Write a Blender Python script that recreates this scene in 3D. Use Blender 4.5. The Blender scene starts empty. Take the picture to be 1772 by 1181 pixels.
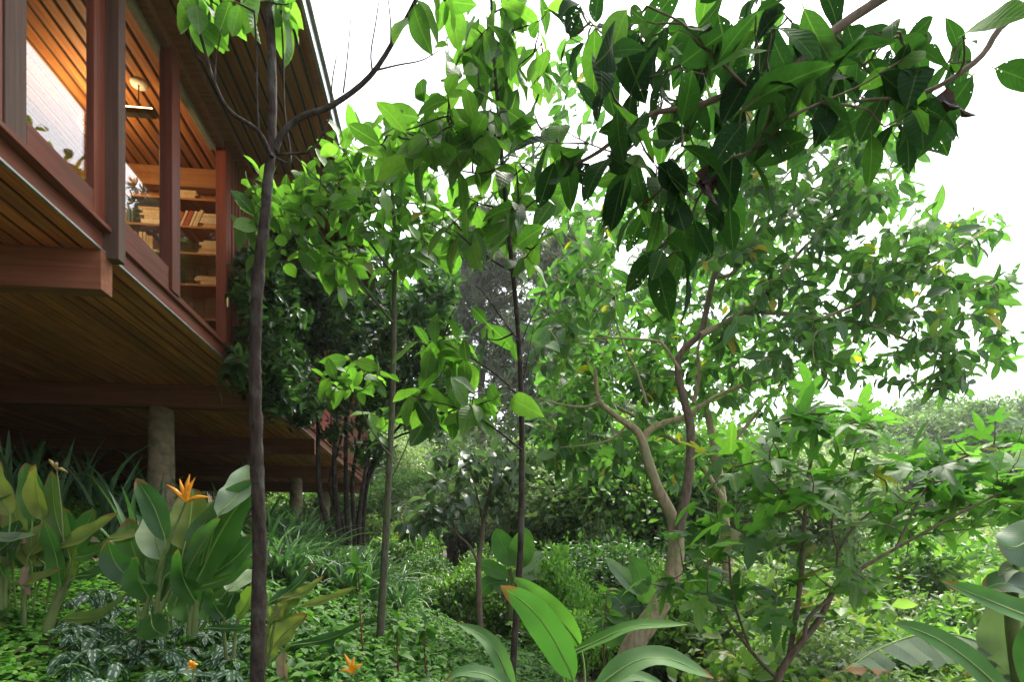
import bpy, bmesh, math, random
import numpy as np
from mathutils import Vector, Matrix, noise

# ------------------------------------------------------------------ camera, sky, sun, exposure
S = bpy.context.scene
C = S.collection
R = math.radians
CZ = 1.6                                     # eye height
F, CX, HY = 1000.0, 886.0, 960.0             # focal length, centre and horizon of the photograph (its pixels)
cd = bpy.data.cameras.new('camera'); cam = bpy.data.objects.new('camera', cd); C.objects.link(cam)
cam.location = (0, 0, CZ); cam.rotation_euler = (R(90), 0, 0)
cd.sensor_width = 36; cd.lens = 36 * F / 1772; cd.shift_y = (HY - 590.5) / 1772
cd.clip_start = .05; cd.clip_end = 2000
S.camera = cam
SUN_AZ, SUN_EL = R(32), R(60)
w = bpy.data.worlds.new('World'); S.world = w; w.use_nodes = True
nt = w.node_tree
sky = nt.nodes.new('ShaderNodeTexSky'); sky.sky_type = 'NISHITA'; sky.sun_disc = False
sky.sun_elevation = SUN_EL; sky.sun_rotation = SUN_AZ
sky.air_density = 1.0; sky.dust_density = 3.0; sky.ozone_density = 1.0
hs = nt.nodes.new('ShaderNodeHueSaturation'); hs.inputs['Saturation'].default_value = .35
nt.links.new(sky.outputs[0], hs.inputs['Color'])
bg = nt.nodes['Background']; bg.inputs[1].default_value = .15
nt.links.new(hs.outputs[0], bg.inputs[0])
sl = bpy.data.lights.new('sun', 'SUN'); sl.energy = 2.3; sl.angle = R(20); sl.color = (1, .93, .82)
sun = bpy.data.objects.new('sun', sl); C.objects.link(sun); sun.location = (8, 20, 20)
sd = Vector((math.sin(SUN_AZ) * math.cos(SUN_EL), math.cos(SUN_AZ) * math.cos(SUN_EL), math.sin(SUN_EL)))
sun.rotation_euler = (-sd).to_track_quat('-Z', 'Y').to_euler()
S.view_settings.view_transform = 'Standard'; S.view_settings.look = 'None'
S.view_settings.gamma = 1; S.view_settings.use_curve_mapping = False
S.view_settings.exposure = 1.85
S.render.engine = 'CYCLES'
cy = S.cycles
cy.use_denoising = True; cy.max_bounces = 8; cy.diffuse_bounces = 4; cy.glossy_bounces = 3
cy.transmission_bounces = 6; cy.transparent_max_bounces = 12; cy.caustics_reflective = False; cy.caustics_refractive = False
cy.sample_clamp_indirect = 6

rng = np.random.default_rng(7)
random.seed(7)

# ------------------------------------------------------------------ helpers
def P(x, y, Y):                               # a pixel of the photograph at depth Y
    return Vector(((x - CX) / F * Y, Y, CZ + (HY - y) / F * Y))

TH = math.atan2(CX - 768, F)                  # the house's axis against the camera's
cT, sT = math.cos(TH), math.sin(TH)
GS = np.array([-40, -14, -9, -6, -4.6, -3.7, -2.5, -1, 0, 2, 5, 10, 30, 60, 120], float)
GZ = np.array([7, 2.9, 1.7, .95, .65, .45, -.1, -.75, -1.3, -2.0, -2.6, -2.8, -2.2, 1.0, 6], float)
def ground(x, y):
    s = cT * x + sT * y
    z = 0
    for k in (-.6, -.3, 0, .3, .6):
        z = z + np.interp(s + k, GS, GZ) / 5
    z = z - np.clip(8 - y, 0, 8) * .13 * np.clip(-s / 3, 0, 1)
    z = z + np.clip(y - 26, 0, 300) * .10
    return z + CZ
def gpt(px, py):                              # where a pixel's ray meets the ground
    for Y in np.arange(1.5, 60, .05):
        p = P(px, py, Y)
        if p.z <= ground(p.x, p.y): return p
    return P(px, py, 40)

def obj(name, me, mat=None, parent=None, loc=None):
    o = bpy.data.objects.new(name, me); C.objects.link(o)
    if mat is not None and me is not None and not me.materials: me.materials.append(mat)
    if parent is not None: o.parent = parent
    if loc is not None: o.location = loc
    return o
def tag(o, label=None, cat=None, group=None, kind=None):
    if label: o['label'] = label
    if cat: o['category'] = cat
    if group: o['group'] = group
    if kind: o['kind'] = kind
    return o
def thing(name, label, cat, loc, group=None):
    o = bpy.data.objects.new(name, None); C.objects.link(o); o.location = loc; o.empty_display_size = .1
    return tag(o, label, cat, group)

def mesh(name, V, Fa, uv=None, smooth=True):
    """V (n,3); Fa (m,k) all faces alike; uv (n,2) per vertex"""
    me = bpy.data.meshes.new(name)
    V = np.asarray(V, np.float32); Fa = np.asarray(Fa, np.int32)
    k = Fa.shape[1]
    me.vertices.add(len(V)); me.vertices.foreach_set('co', V.ravel())
    me.loops.add(Fa.size); me.loops.foreach_set('vertex_index', Fa.ravel())
    me.polygons.add(len(Fa)); me.polygons.foreach_set('loop_start', np.arange(0, Fa.size, k, dtype=np.int32))
    me.polygons.foreach_set('loop_total', np.full(len(Fa), k, np.int32))
    if smooth: me.polygons.foreach_set('use_smooth', np.ones(len(Fa), bool))
    if uv is not None:
        l = me.uv_layers.new(name='UVMap'); l.data.foreach_set('uv', np.asarray(uv, np.float32)[Fa.ravel()].ravel())
    me.update(calc_edges=True)
    return me

class Acc:                                    # collects alike faces for one mesh
    def __init__(s): s.V = []; s.F = []; s.U = []; s.n = 0
    def add(s, V, Fa, U=None):
        s.V.append(V); s.F.append(np.asarray(Fa) + s.n); s.n += len(V)
        s.U.append(U if U is not None else np.zeros((len(V), 2)))
    def build(s, name, off=None):
        V = np.concatenate(s.V)
        if off is not None: V = V - np.array(off)
        return mesh(name, V, np.concatenate(s.F), np.concatenate(s.U))

def smooth_path(pts, radii, sub=4):
    pts = np.array(pts, float); radii = np.array(radii, float)
    n = len(pts)
    if n < 3:
        t = np.linspace(0, 1, 4)[:, None]
        return pts[0] * (1 - t) + pts[-1] * t, radii[0] * (1 - t[:, 0]) + radii[-1] * t[:, 0]
    e = np.vstack([2 * pts[0] - pts[1], pts, 2 * pts[-1] - pts[-2]])
    o, r = [], []
    for i in range(n - 1):
        p0, p1, p2, p3 = e[i:i + 4]
        for t in np.arange(sub) / sub:
            o.append(.5 * (2 * p1 + (p2 - p0) * t + (2 * p0 - 5 * p1 + 4 * p2 - p3) * t * t + (3 * p1 - p0 - 3 * p2 + p3) * t ** 3))
            r.append(radii[i] * (1 - t) + radii[i + 1] * t)
    o.append(pts[-1]); r.append(radii[-1])
    return np.array(o), np.array(r)

def tube(pts, radii, sides=6, rough=0., seed=0):
    pts = np.asarray(pts, float); n = len(pts)
    T = np.gradient(pts, axis=0); T /= np.linalg.norm(T, axis=1)[:, None] + 1e-9
    ref = np.array([0, 1., 0]) if abs(T[0][1]) < .9 else np.array([1., 0, 0])
    V = []; a = np.arange(sides) / sides * 2 * math.pi
    length = 0
    U = []
    rr = np.random.default_rng(seed)
    for i in range(n):
        x = np.cross(T[i], ref); x /= np.linalg.norm(x) + 1e-9; y = np.cross(x, T[i]); ref = y
        ra = radii[i] * (1 + rough * rr.normal(size=sides)) if rough else np.full(sides, radii[i])
        V.append(pts[i] + (np.cos(a)[:, None] * x + np.sin(a)[:, None] * y) * ra[:, None])
        if i: length += np.linalg.norm(pts[i] - pts[i - 1])
        U.append(np.stack([np.arange(sides) / sides, np.full(sides, length)], 1))
    Fq = []
    for i in range(n - 1):
        for j in range(sides):
            k = (j + 1) % sides
            Fq.append((i * sides + j, i * sides + k, (i + 1) * sides + k, (i + 1) * sides + j))
    return np.concatenate(V), np.array(Fq), np.concatenate(U)

def leaf_tpl(n=6, wr=.2, fold=.25, curl=.25, a=.8, b=.8, wav=0., stalk=.1, seed=0):
    """one leaf of length 1 along +Y, face up +Z: three columns of vertices"""
    rr = random.Random(seed)
    t = np.linspace(0, 1, n + 1)
    w_ = wr * np.maximum(np.sin(math.pi * t ** a), 0) ** b; w_[0] = .012; w_[-1] = .006
    ys = t.copy(); V = []; U = []
    ph = rr.random() * 6
    rows = [(-stalk, .008, 0., 0.)] + [(ys[i], w_[i], t[i], 1.) for i in range(n + 1)]
    for (y, ww, tt, on) in rows:
        z = -curl * tt * tt
        wl = on * wav * math.sin(ph + tt * 9); wr2 = on * wav * math.sin(ph + 2 + tt * 8)
        V += [(-ww, y, z + fold * ww + wl * ww), (0, y, z), (ww, y, z + fold * ww + wr2 * ww)]
        U += [(.5 - ww / wr / 2, tt), (.5, tt), (.5 + ww / wr / 2, tt)]
    m = len(rows); Fq = []
    for i in range(m - 1):
        q = i * 3
        Fq += [(q, q + 1, q + 4, q + 3), (q + 1, q + 2, q + 5, q + 4)]
    return np.array(V), np.array(Fq), np.array(U)
def small_tpl(wr=.22, fold=.3, curl=.15):      # two quads
    V = np.array([(0, 0, 0), (-wr, .35, fold * wr), (-wr * .8, .7, fold * wr - curl * .5), (0, 1, -curl), (wr * .8, .7, fold * wr - curl * .5), (wr, .35, fold * wr)])
    U = np.array([(.5, 0), (0, .35), (.1, .7), (.5, 1), (.9, .7), (1, .35)])
    return V, np.array([(0, 3, 2, 1), (0, 5, 4, 3)]), U
def lobed_tpl(seed=0, curl=.15):
    """deeply lobed leaf of width about 1, stalk at the origin, middle lobe along +Y; triangles"""
    rr = random.Random(seed)
    lob = [(-128, .42), (-100, .2), (-72, .62), (-48, .27), (-30, .8 * .95), (-14, .40), (0, 1), (14, .40), (30, .76), (48, .27), (72, .62), (100, .2), (128, .42)]
    lob = [(-145, .2), (-122, .42), (-104, .44), (-86, .28), (-66, .62), (-52, .74), (-42, .64), (-28, .36), (-17, .66), (-9, .95), (0, 1.15), (9, .95), (17, .66), (28, .36), (42, .64), (52, .74), (66, .62), (86, .28), (104, .44), (122, .42), (145, .2)]
    V = [(0, 0, 0), (0, .22, .0)]; U = [(.5, 0), (.5, .25)]
    for i, (a_, r_) in enumerate(lob):
        r_ *= rr.uniform(.92, 1.08)
        x, y = math.sin(R(a_)) * r_, math.cos(R(a_)) * r_
        d = math.hypot(x, y)
        V.append((x, y + .12, -curl * d * d + .05 * math.sin(3 * x + seed) - .09 * max(0, .5 - r_)))
        U.append((.5 + x * .5, .3 + y * .6))
    n = len(lob)
    Fa = [(1, 2 + i + 1, 2 + i) for i in range(n - 1)] + [(0, 2, n + 1)] + [(0, 1, 2), (0, n + 1, 1)]
    Fa.remove((0, 2, n + 1))
    return np.array(V), np.array(Fa), np.array(U)

def frames(D, N):                             # rotation matrices with Y = D, Z near N
    D = D / (np.linalg.norm(D, axis=1)[:, None] + 1e-9)
    X = np.cross(D, N); X /= np.linalg.norm(X, axis=1)[:, None] + 1e-9
    Z = np.cross(X, D)
    return np.stack([X, D, Z], axis=2)        # columns
def scatter(tpl, Pn, D, N, Sc):
    V, Fa, U = tpl
    M = frames(D, N)
    W = np.einsum('nij,vj->nvi', M, V) * Sc[:, None, None] + Pn[:, None, :]
    n, v = len(Pn), len(V)
    FF = (Fa[None] + (np.arange(n) * v)[:, None, None]).reshape(-1, Fa.shape[1])
    return W.reshape(-1, 3), FF, np.tile(U, (n, 1))
def unit(v):
    v = np.asarray(v, float); return v / (np.linalg.norm(v) + 1e-9)

# ------------------------------------------------------------------ materials
MATS = {}
def nodes(name):
    m = bpy.data.materials.new(name); m.use_nodes = True; t = m.node_tree
    return m, t, t.nodes, t.links, t.nodes['Principled BSDF']
def ramp(nd, stops):
    r = nd.new('ShaderNodeValToRGB'); e = r.color_ramp.elements
    while len(e) < len(stops): e.new(.5)
    for i, (p, c) in enumerate(stops):
        e[i].position = p; e[i].color = (*c, 1)
    return r
def math_(nd, ln, op, a, b=None, c=None):
    m = nd.new('ShaderNodeMath'); m.operation = op
    for i, v in enumerate((a, b, c)):
        if v is None: continue
        if isinstance(v, (int, float)): m.inputs[i].default_value = v
        else: ln.new(v, m.inputs[i])
    return m.outputs[0]
def leaf_mat(name, dark, mid, light, trans=.4, rough=.42, odd=None, oddf=.04, veins=0, holes=0., tcol=(1.02, 1.32, .55), spec=.4, stripe=None, browntip=0., ribf=.5):
    m, t, nd, ln, bs = nodes(name)
    oi = nd.new('ShaderNodeObjectInfo'); ge = nd.new('ShaderNodeNewGeometry')
    rnd = math_(nd, ln, 'FRACT', math_(nd, ln, 'ADD', oi.outputs['Random'], ge.outputs['Random Per Island']))
    soft = lambda c: (c[0] + .06 * c[1], c[1], c[2] + .05 * c[1])
    dark, mid, light = soft(dark), soft(mid), soft(light)
    st = [(0, dark), (.45, mid), (.9, light)]
    if odd: st = [(0, dark), (.45, mid), (.9 - oddf, light), (1 - oddf, light), (1 - oddf + .005, odd)]
    rp = ramp(nd, st); ln.new(rnd, rp.inputs[0])
    col = rp.outputs[0]
    tc = nd.new('ShaderNodeTexCoord')
    nz = nd.new('ShaderNodeTexNoise'); nz.inputs['Scale'].default_value = 9; nz.inputs['Detail'].default_value = 3
    ln.new(tc.outputs['Object'], nz.inputs['Vector'])
    mx = nd.new('ShaderNodeMix'); mx.data_type = 'RGBA'; mx.blend_type = 'MULTIPLY'; mx.inputs[0].default_value = .6
    nr = ramp(nd, [(.3, (.72, .75, .6)), (.7, (1.15, 1.1, 1.1))]); ln.new(nz.outputs[0], nr.inputs[0])
    ln.new(col, mx.inputs[6]); ln.new(nr.outputs[0], mx.inputs[7]); col = mx.outputs[2]
    bump = None
    if veins or stripe or browntip:
        uv = nd.new('ShaderNodeSeparateXYZ'); ln.new(tc.outputs['UV'], uv.inputs[0])
        au = math_(nd, ln, 'ABSOLUTE', math_(nd, ln, 'SUBTRACT', uv.outputs[0], .5))
        if veins:
            ph = math_(nd, ln, 'SUBTRACT', math_(nd, ln, 'MULTIPLY', uv.outputs[1], veins), math_(nd, ln, 'MULTIPLY', au, veins * .35))
            sn = math_(nd, ln, 'ABSOLUTE', math_(nd, ln, 'SINE', math_(nd, ln, 'MULTIPLY', ph, 3.14159)))
            vein = math_(nd, ln, 'LESS_THAN', sn, .10)
            rib = math_(nd, ln, 'LESS_THAN', au, .022)
            vv = math_(nd, ln, 'MAXIMUM', math_(nd, ln, 'MULTIPLY', vein, .35), rib)
            m2 = nd.new('ShaderNodeMix'); m2.data_type = 'RGBA'
            ln.new(math_(nd, ln, 'MULTIPLY', vv, ribf), m2.inputs[0]); ln.new(col, m2.inputs[6]); m2.inputs[7].default_value = (.22, .33, .08, 1)
            col = m2.outputs[2]
            bu = nd.new('ShaderNodeBump'); bu.inputs['Strength'].default_value = .35 if veins < 20 else .10; bu.inputs['Distance'].default_value = .004
            ln.new(sn, bu.inputs['Height']); bump = bu.outputs[0]
        if stripe:
            d1 = math_(nd, ln, 'ABSOLUTE', math_(nd, ln, 'SUBTRACT', au, .22))
            n2 = nd.new('ShaderNodeTexNoise'); n2.inputs['Scale'].default_value = 60; ln.new(tc.outputs['Object'], n2.inputs['Vector'])
            f = math_(nd, ln, 'MULTIPLY', math_(nd, ln, 'LESS_THAN', math_(nd, ln, 'ADD', d1, math_(nd, ln, 'MULTIPLY', n2.outputs[0], .16)), .15), math_(nd, ln, 'GREATER_THAN', math_(nd, ln, 'SINE', math_(nd, ln, 'SUBTRACT', math_(nd, ln, 'MULTIPLY', uv.outputs[1], 19), math_(nd, ln, 'MULTIPLY', au, 9))), -.35))
            m3 = nd.new('ShaderNodeMix'); m3.data_type = 'RGBA'; ln.new(f, m3.inputs[0]); ln.new(col, m3.inputs[6]); m3.inputs[7].default_value = (*stripe, 1)
            col = m3.outputs[2]
        if browntip:
            n2 = nd.new('ShaderNodeTexNoise'); n2.inputs['Scale'].default_value = 5; ln.new(tc.outputs['Object'], n2.inputs['Vector'])
            e = math_(nd, ln, 'ADD', math_(nd, ln, 'MULTIPLY', math_(nd, ln, 'POWER', uv.outputs[1], 6), .5), math_(nd, ln, 'MULTIPLY', au, .55))
            f = math_(nd, ln, 'GREATER_THAN', math_(nd, ln, 'ADD', e, math_(nd, ln, 'MULTIPLY', n2.outputs[0], .75)), 1.0 - browntip)
            m3 = nd.new('ShaderNodeMix'); m3.data_type = 'RGBA'; ln.new(f, m3.inputs[0]); ln.new(col, m3.inputs[6]); m3.inputs[7].default_value = (.17, .09, .035, 1)
            col = m3.outputs[2]
    ln.new(col, bs.inputs['Base Color']); bs.inputs['Roughness'].default_value = rough
    bs.inputs['Specular IOR Level'].default_value = spec
    if bump: ln.new(bump, bs.inputs['Normal'])
    tr = nd.new('ShaderNodeBsdfTranslucent')
    tm = nd.new('ShaderNodeMix'); tm.data_type = 'RGBA'; tm.blend_type = 'MULTIPLY'; tm.inputs[0].default_value = 1
    tm.clamp_result = False
    ln.new(col, tm.inputs[6]); tm.inputs[7].default_value = (*[c * 1.4 for c in tcol], 1); ln.new(tm.outputs[2], tr.inputs[0])
    ms = nd.new('ShaderNodeMixShader'); ms.inputs[0].default_value = trans
    ln.new(bs.outputs[0], ms.inputs[1]); ln.new(tr.outputs[0], ms.inputs[2])
    sh = ms.outputs[0]
    if holes:
        vo = nd.new('ShaderNodeTexVoronoi'); vo.inputs['Scale'].default_value = 16
        ad = nd.new('ShaderNodeVectorMath'); ad.operation = 'ADD'
        cb = nd.new('ShaderNodeCombineXYZ'); ln.new(math_(nd, ln, 'MULTIPLY', oi.outputs['Random'], 50), cb.inputs[0])
        ln.new(tc.outputs['Object'], ad.inputs[0]); ln.new(cb.outputs[0], ad.inputs[1]); ln.new(ad.outputs[0], vo.inputs['Vector'])
        n3 = nd.new('ShaderNodeTexNoise'); n3.inputs['Scale'].default_value = 2.2; ln.new(ad.outputs[0], n3.inputs['Vector'])
        thr = math_(nd, ln, 'MULTIPLY', math_(nd, ln, 'SUBTRACT', n3.outputs[0], 1 - holes), 1.3)
        f = math_(nd, ln, 'LESS_THAN', vo.outputs['Distance'], thr)
        tp = nd.new('ShaderNodeBsdfTransparent'); m4 = nd.new('ShaderNodeMixShader')
        ln.new(f, m4.inputs[0]); ln.new(sh, m4.inputs[1]); ln.new(tp.outputs[0], m4.inputs[2]); sh = m4.outputs[0]
    ln.new(sh, nd['Material Output'].inputs[0])
    MATS[name] = m
    return m
def bark_mat(name, a, b, c, scale=14, bump=.5):
    m, t, nd, ln, bs = nodes(name)
    tc = nd.new('ShaderNodeTexCoord')
    mp = nd.new('ShaderNodeMapping'); mp.inputs['Scale'].default_value = (1, 1, .35); ln.new(tc.outputs['Object'], mp.inputs[0])
    n1 = nd.new('ShaderNodeTexNoise'); n1.inputs['Scale'].default_value = scale; n1.inputs['Detail'].default_value = 8; n1.inputs['Roughness'].default_value = .65
    ln.new(mp.outputs[0], n1.inputs['Vector'])
    n2 = nd.new('ShaderNodeTexNoise'); n2.inputs['Scale'].default_value = scale * .22; n2.inputs['Detail'].default_value = 4; ln.new(tc.outputs['Object'], n2.inputs['Vector'])
    r1 = ramp(nd, [(.3, a), (.6, b)]); ln.new(n1.outputs[0], r1.inputs[0])
    mx = nd.new('ShaderNodeMix'); mx.data_type = 'RGBA'
    r2 = ramp(nd, [(.52, (0, 0, 0)), (.64, (1, 1, 1))]); ln.new(n2.outputs[0], r2.inputs[0]); ln.new(r2.outputs[0], mx.inputs[0])
    ln.new(r1.outputs[0], mx.inputs[6]); mx.inputs[7].default_value = (*c, 1)
    ln.new(mx.outputs[2], bs.inputs['Base Color']); bs.inputs['Roughness'].default_value = .85; bs.inputs['Specular IOR Level'].default_value = .2
    bu = nd.new('ShaderNodeBump'); bu.inputs['Strength'].default_value = bump; bu.inputs['Distance'].default_value = .03
    ln.new(n1.outputs[0], bu.inputs['Height']); ln.new(bu.outputs[0], bs.inputs['Normal'])
    MATS[name] = m
    return m
def wood_mat(name, a, b, axis=1, rough=.5, vary=.35, scale=26, weather=0.):
    m, t, nd, ln, bs = nodes(name)
    tc = nd.new('ShaderNodeTexCoord'); oi = nd.new('ShaderNodeObjectInfo')
    mp = nd.new('ShaderNodeMapping'); sc = [1, 1, 1]; sc[axis] = .045; mp.inputs['Scale'].default_value = sc
    cb = nd.new('ShaderNodeCombineXYZ'); k = math_(nd, ln, 'MULTIPLY', oi.outputs['Random'], 37)
    for i in range(3): ln.new(k, cb.inputs[i])
    ad = nd.new('ShaderNodeVectorMath'); ad.operation = 'ADD'; ln.new(tc.outputs['Object'], ad.inputs[0]); ln.new(cb.outputs[0], ad.inputs[1])
    ln.new(ad.outputs[0], mp.inputs[0])
    n1 = nd.new('ShaderNodeTexNoise'); n1.inputs['Scale'].default_value = scale; n1.inputs['Detail'].default_value = 7; n1.inputs['Roughness'].default_value = .6; n1.inputs['Distortion'].default_value = .4
    ln.new(mp.outputs[0], n1.inputs['Vector'])
    r1 = ramp(nd, [(.3, a), (.68, b)]); ln.new(n1.outputs[0], r1.inputs[0])
    hv = nd.new('ShaderNodeHueSaturation'); ln.new(r1.outputs[0], hv.inputs['Color'])
    ln.new(math_(nd, ln, 'ADD', math_(nd, ln, 'MULTIPLY', oi.outputs['Random'], vary), 1 - vary / 2), hv.inputs['Value'])
    col = hv.outputs[0]
    if weather:
        n2 = nd.new('ShaderNodeTexNoise'); n2.inputs['Scale'].default_value = 2.2; n2.inputs['Detail'].default_value = 6; ln.new(ad.outputs[0], n2.inputs['Vector'])
        r2 = ramp(nd, [(.42, (0, 0, 0)), (.7, (1, 1, 1))]); ln.new(n2.outputs[0], r2.inputs[0])
        mx = nd.new('ShaderNodeMix'); mx.data_type = 'RGBA'; ln.new(math_(nd, ln, 'MULTIPLY', r2.outputs[0], weather), mx.inputs[0])
        ln.new(col, mx.inputs[6]); mx.inputs[7].default_value = (.12, .08, .062, 1); col = mx.outputs[2]
    ln.new(col, bs.inputs['Base Color'])
    bs.inputs['Roughness'].default_value = rough + .12; bs.inputs['Specular IOR Level'].default_value = .22
    bu = nd.new('ShaderNodeBump'); bu.inputs['Strength'].default_value = .25; bu.inputs['Distance'].default_value = .004
    ln.new(n1.outputs[0], bu.inputs['Height']); ln.new(bu.outputs[0], bs.inputs['Normal'])
    MATS[name] = m
    return m
def plain(name, c, rough=.5, metal=0., nscale=20, var=.25):
    m, t, nd, ln, bs = nodes(name)
    tc = nd.new('ShaderNodeTexCoord'); n1 = nd.new('ShaderNodeTexNoise'); n1.inputs['Scale'].default_value = nscale; n1.inputs['Detail'].default_value = 5
    ln.new(tc.outputs['Object'], n1.inputs['Vector'])
    r1 = ramp(nd, [(.3, [x * (1 - var) for x in c]), (.7, [x * (1 + var * .5) for x in c])]); ln.new(n1.outputs[0], r1.inputs[0])
    ln.new(r1.outputs[0], bs.inputs['Base Color']); bs.inputs['Roughness'].default_value = rough; bs.inputs['Metallic'].default_value = metal
    MATS[name] = m
    return m

wood_y = wood_mat('soffit_wood', (.46, .11, .036), (.78, .255, .088), 1, .5, .5, weather=.3)
roof_y = wood_mat('ceiling_wood', (.20, .075, .026), (.42, .185, .065), 1, .45, .45)
beam_x = wood_mat('beam_wood', (.20, .066, .032), (.37, .14, .075), 0, .55, .2, weather=.15)
frame_z = wood_mat('frame_wood_upright', (.13, .028, .013), (.26, .066, .033), 2, .4, .25, weather=.2)
frame_y = wood_mat('frame_wood_long', (.13, .03, .014), (.26, .07, .036), 1, .4, .25, weather=.35)
post_z = wood_mat('post_wood', (.085, .045, .032), (.17, .10, .075), 2, .55, .2, weather=.7)
slat_z = wood_mat('batten_wood', (.16, .048, .026), (.30, .105, .062), 2, .5, .35)
inner_z = wood_mat('inner_wall_wood', (.30, .12, .035), (.50, .24, .08), 2, .5, .3)
shelf_x = wood_mat('shelf_wood', (.30, .13, .045), (.46, .23, .09), 0, .5, .2)
redwall = wood_mat('red_panel', (.22, .04, .03), (.30, .06, .045), 2, .5, .1)
metal = plain('drip_metal', (.45, .46, .47), .45, .7, 8)
dmetal = plain('dark_metal', (.10, .085, .07), .45, .7, 30)
hinge_m = plain('hinge_metal', (.5, .42, .38), .3, .9, 60)
whitep = plain('white_panel', (.75, .74, .71), .6)
blindm = plain('blind_fabric', (.38, .42, .36), .8)
concrete = plain('column_concrete', (.33, .25, .165), .85, 0, 9, .5)
gutterm = plain('roof_edge_metal', (.42, .42, .42), .4, .7, 5)
darkm = plain('roof_felt', (.06, .055, .05), .9)
rope_m = plain('rope', (.42, .27, .15), .9)
def glass_mat():
    m, t, nd, ln, bs = nodes('window_glass'); nd.remove(bs)
    ge = nd.new('ShaderNodeNewGeometry'); dt = nd.new('ShaderNodeVectorMath'); dt.operation = 'DOT_PRODUCT'
    ln.new(ge.outputs['Normal'], dt.inputs[0]); ln.new(ge.outputs['Incoming'], dt.inputs[1])
    om = math_(nd, ln, 'SUBTRACT', 1.0, math_(nd, ln, 'ABSOLUTE', dt.outputs['Value']))
    fr = math_(nd, ln, 'ADD', .058, math_(nd, ln, 'MULTIPLY', math_(nd, ln, 'POWER', om, 5.0), .95))   # reflection of one face of the pane
    gl = nd.new('ShaderNodeBsdfGlossy'); gl.inputs['Roughness'].default_value = 0; gl.inputs[0].default_value = (1, 1, 1, 1)
    tp = nd.new('ShaderNodeBsdfTransparent'); tp.inputs[0].default_value = (.95, .96, .95, 1)
    mx = nd.new('ShaderNodeMixShader')
    ln.new(fr, mx.inputs[0])
    ln.new(tp.outputs[0], mx.inputs[1]); ln.new(gl.outputs[0], mx.inputs[2])
    ln.new(mx.outputs[0], nd['Material Output'].inputs[0])
    return m
glass = glass_mat()

bark_dark = bark_mat('bark_dark', (.012, .008, .007), (.062, .044, .035), (.085, .078, .066), 34, .8)
bark_green = bark_mat('bark_greenish', (.05, .05, .03), (.12, .115, .075), (.09, .11, .05), 30)
bark_tan = bark_mat('bark_tan', (.20, .15, .085), (.42, .34, .21), (.29, .29, .16), 22)
bark_brown = bark_mat('bark_brown', (.08, .055, .04), (.19, .14, .1), (.13, .11, .08), 26)
stem_green = bark_mat('stem_green', (.07, .1, .03), (.16, .21, .07), (.13, .13, .05), 12, .2)
rib_green = bark_mat('rib_green', (.12, .2, .05), (.2, .3, .09), (.17, .26, .07), 12, .1)
stem_brown = bark_mat('stem_brown', (.10, .065, .035), (.2, .13, .075), (.13, .11, .05), 20, .3)

M_mag = leaf_mat('magnolia_leaf', (.028, .085, .014), (.06, .165, .022), (.12, .26, .035), .45, .42, (.32, .26, .03), .012, 9)
M_young = leaf_mat('young_leaf', (.05, .145, .018), (.085, .225, .027), (.155, .32, .045), .48, .4, None, 0, 9)
M_over = leaf_mat('overhang_backlit_leaf', (.006, .026, .008), (.011, .045, .011), (.025, .09, .017), .26, .9, None, 0, 10, holes=.52, spec=.04, ribf=.2)  # near-silhouette shade of the backlit bough is put into this dark colour
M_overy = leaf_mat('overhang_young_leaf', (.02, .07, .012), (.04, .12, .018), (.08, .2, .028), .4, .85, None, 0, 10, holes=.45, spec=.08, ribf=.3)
M_big = leaf_mat('broad_tree_leaf', (.03, .095, .028), (.06, .165, .04), (.115, .26, .06), .47, .42, (.44, .33, .03), .022, 9, holes=.45)
M_dark = leaf_mat('dark_glossy_leaf', (.02, .06, .018), (.037, .10, .028), (.075, .17, .045), .3, .3, None, 0, 0, spec=.6)
M_darkb = leaf_mat('dark_tree_tip_leaf', (.07, .17, .03), (.12, .26, .04), (.2, .36, .07), .4, .35)
M_grey = leaf_mat('grey_green_leaf', (.035, .075, .04), (.07, .13, .075), (.13, .2, .13), .3, .3, None, 0, 9, spec=.6)
M_lobed = leaf_mat('lobed_leaf', (.035, .115, .02), (.075, .21, .032), (.13, .3, .05), .5, .5, (.2, .19, .03), .03, 0)
M_heli = leaf_mat('heliconia_leaf', (.017, .075, .014), (.033, .12, .02), (.065, .18, .03), .36, .38, None, 0, 26, browntip=.14)
M_heliy = leaf_mat('heliconia_old_leaf', (.06, .13, .02), (.10, .17, .027), (.19, .23, .045), .38, .5, None, 0, 26, browntip=.22)
M_helip = leaf_mat('heliconia_pale_leaf', (.16, .26, .16), (.22, .33, .2), (.28, .38, .24), .35, .4, None, 0, 26)
M_ban = leaf_mat('banana_leaf', (.045, .15, .03), (.07, .21, .03), (.11, .27, .04), .4, .6, None, 0, 48, browntip=.07, spec=.2)
M_ban2 = leaf_mat('banana_blue_leaf', (.05, .14, .05), (.075, .18, .06), (.1, .22, .07), .35, .6, None, 0, 48, browntip=.12, spec=.2)
M_banp = leaf_mat('banana_grey_leaf', (.07, .125, .07), (.10, .16, .09), (.13, .19, .11), .3, .65, None, 0, 48, browntip=.18, spec=.15)
M_strap = leaf_mat('strap_leaf', (.03, .09, .035), (.06, .155, .06), (.13, .25, .11), .28, .38, None, 0, 0, spec=.55)
M_clover = leaf_mat('clover_leaf', (.05, .17, .02), (.085, .25, .03), (.14, .34, .05), .35, .6, None, 0, 0, spec=.2)
M_pilea = leaf_mat('striped_leaf', (.02, .06, .03), (.035, .09, .04), (.05, .12, .05), .25, .55, None, 0, 0, spec=.25, stripe=(.24, .32, .27))
M_green = leaf_mat('herb_leaf', (.03, .1, .02), (.06, .18, .03), (.12, .26, .05), .35, .55, spec=.25)
M_grass = leaf_mat('grass_blade', (.04, .12, .02), (.08, .19, .03), (.14, .25, .05), .35, .5)
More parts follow.
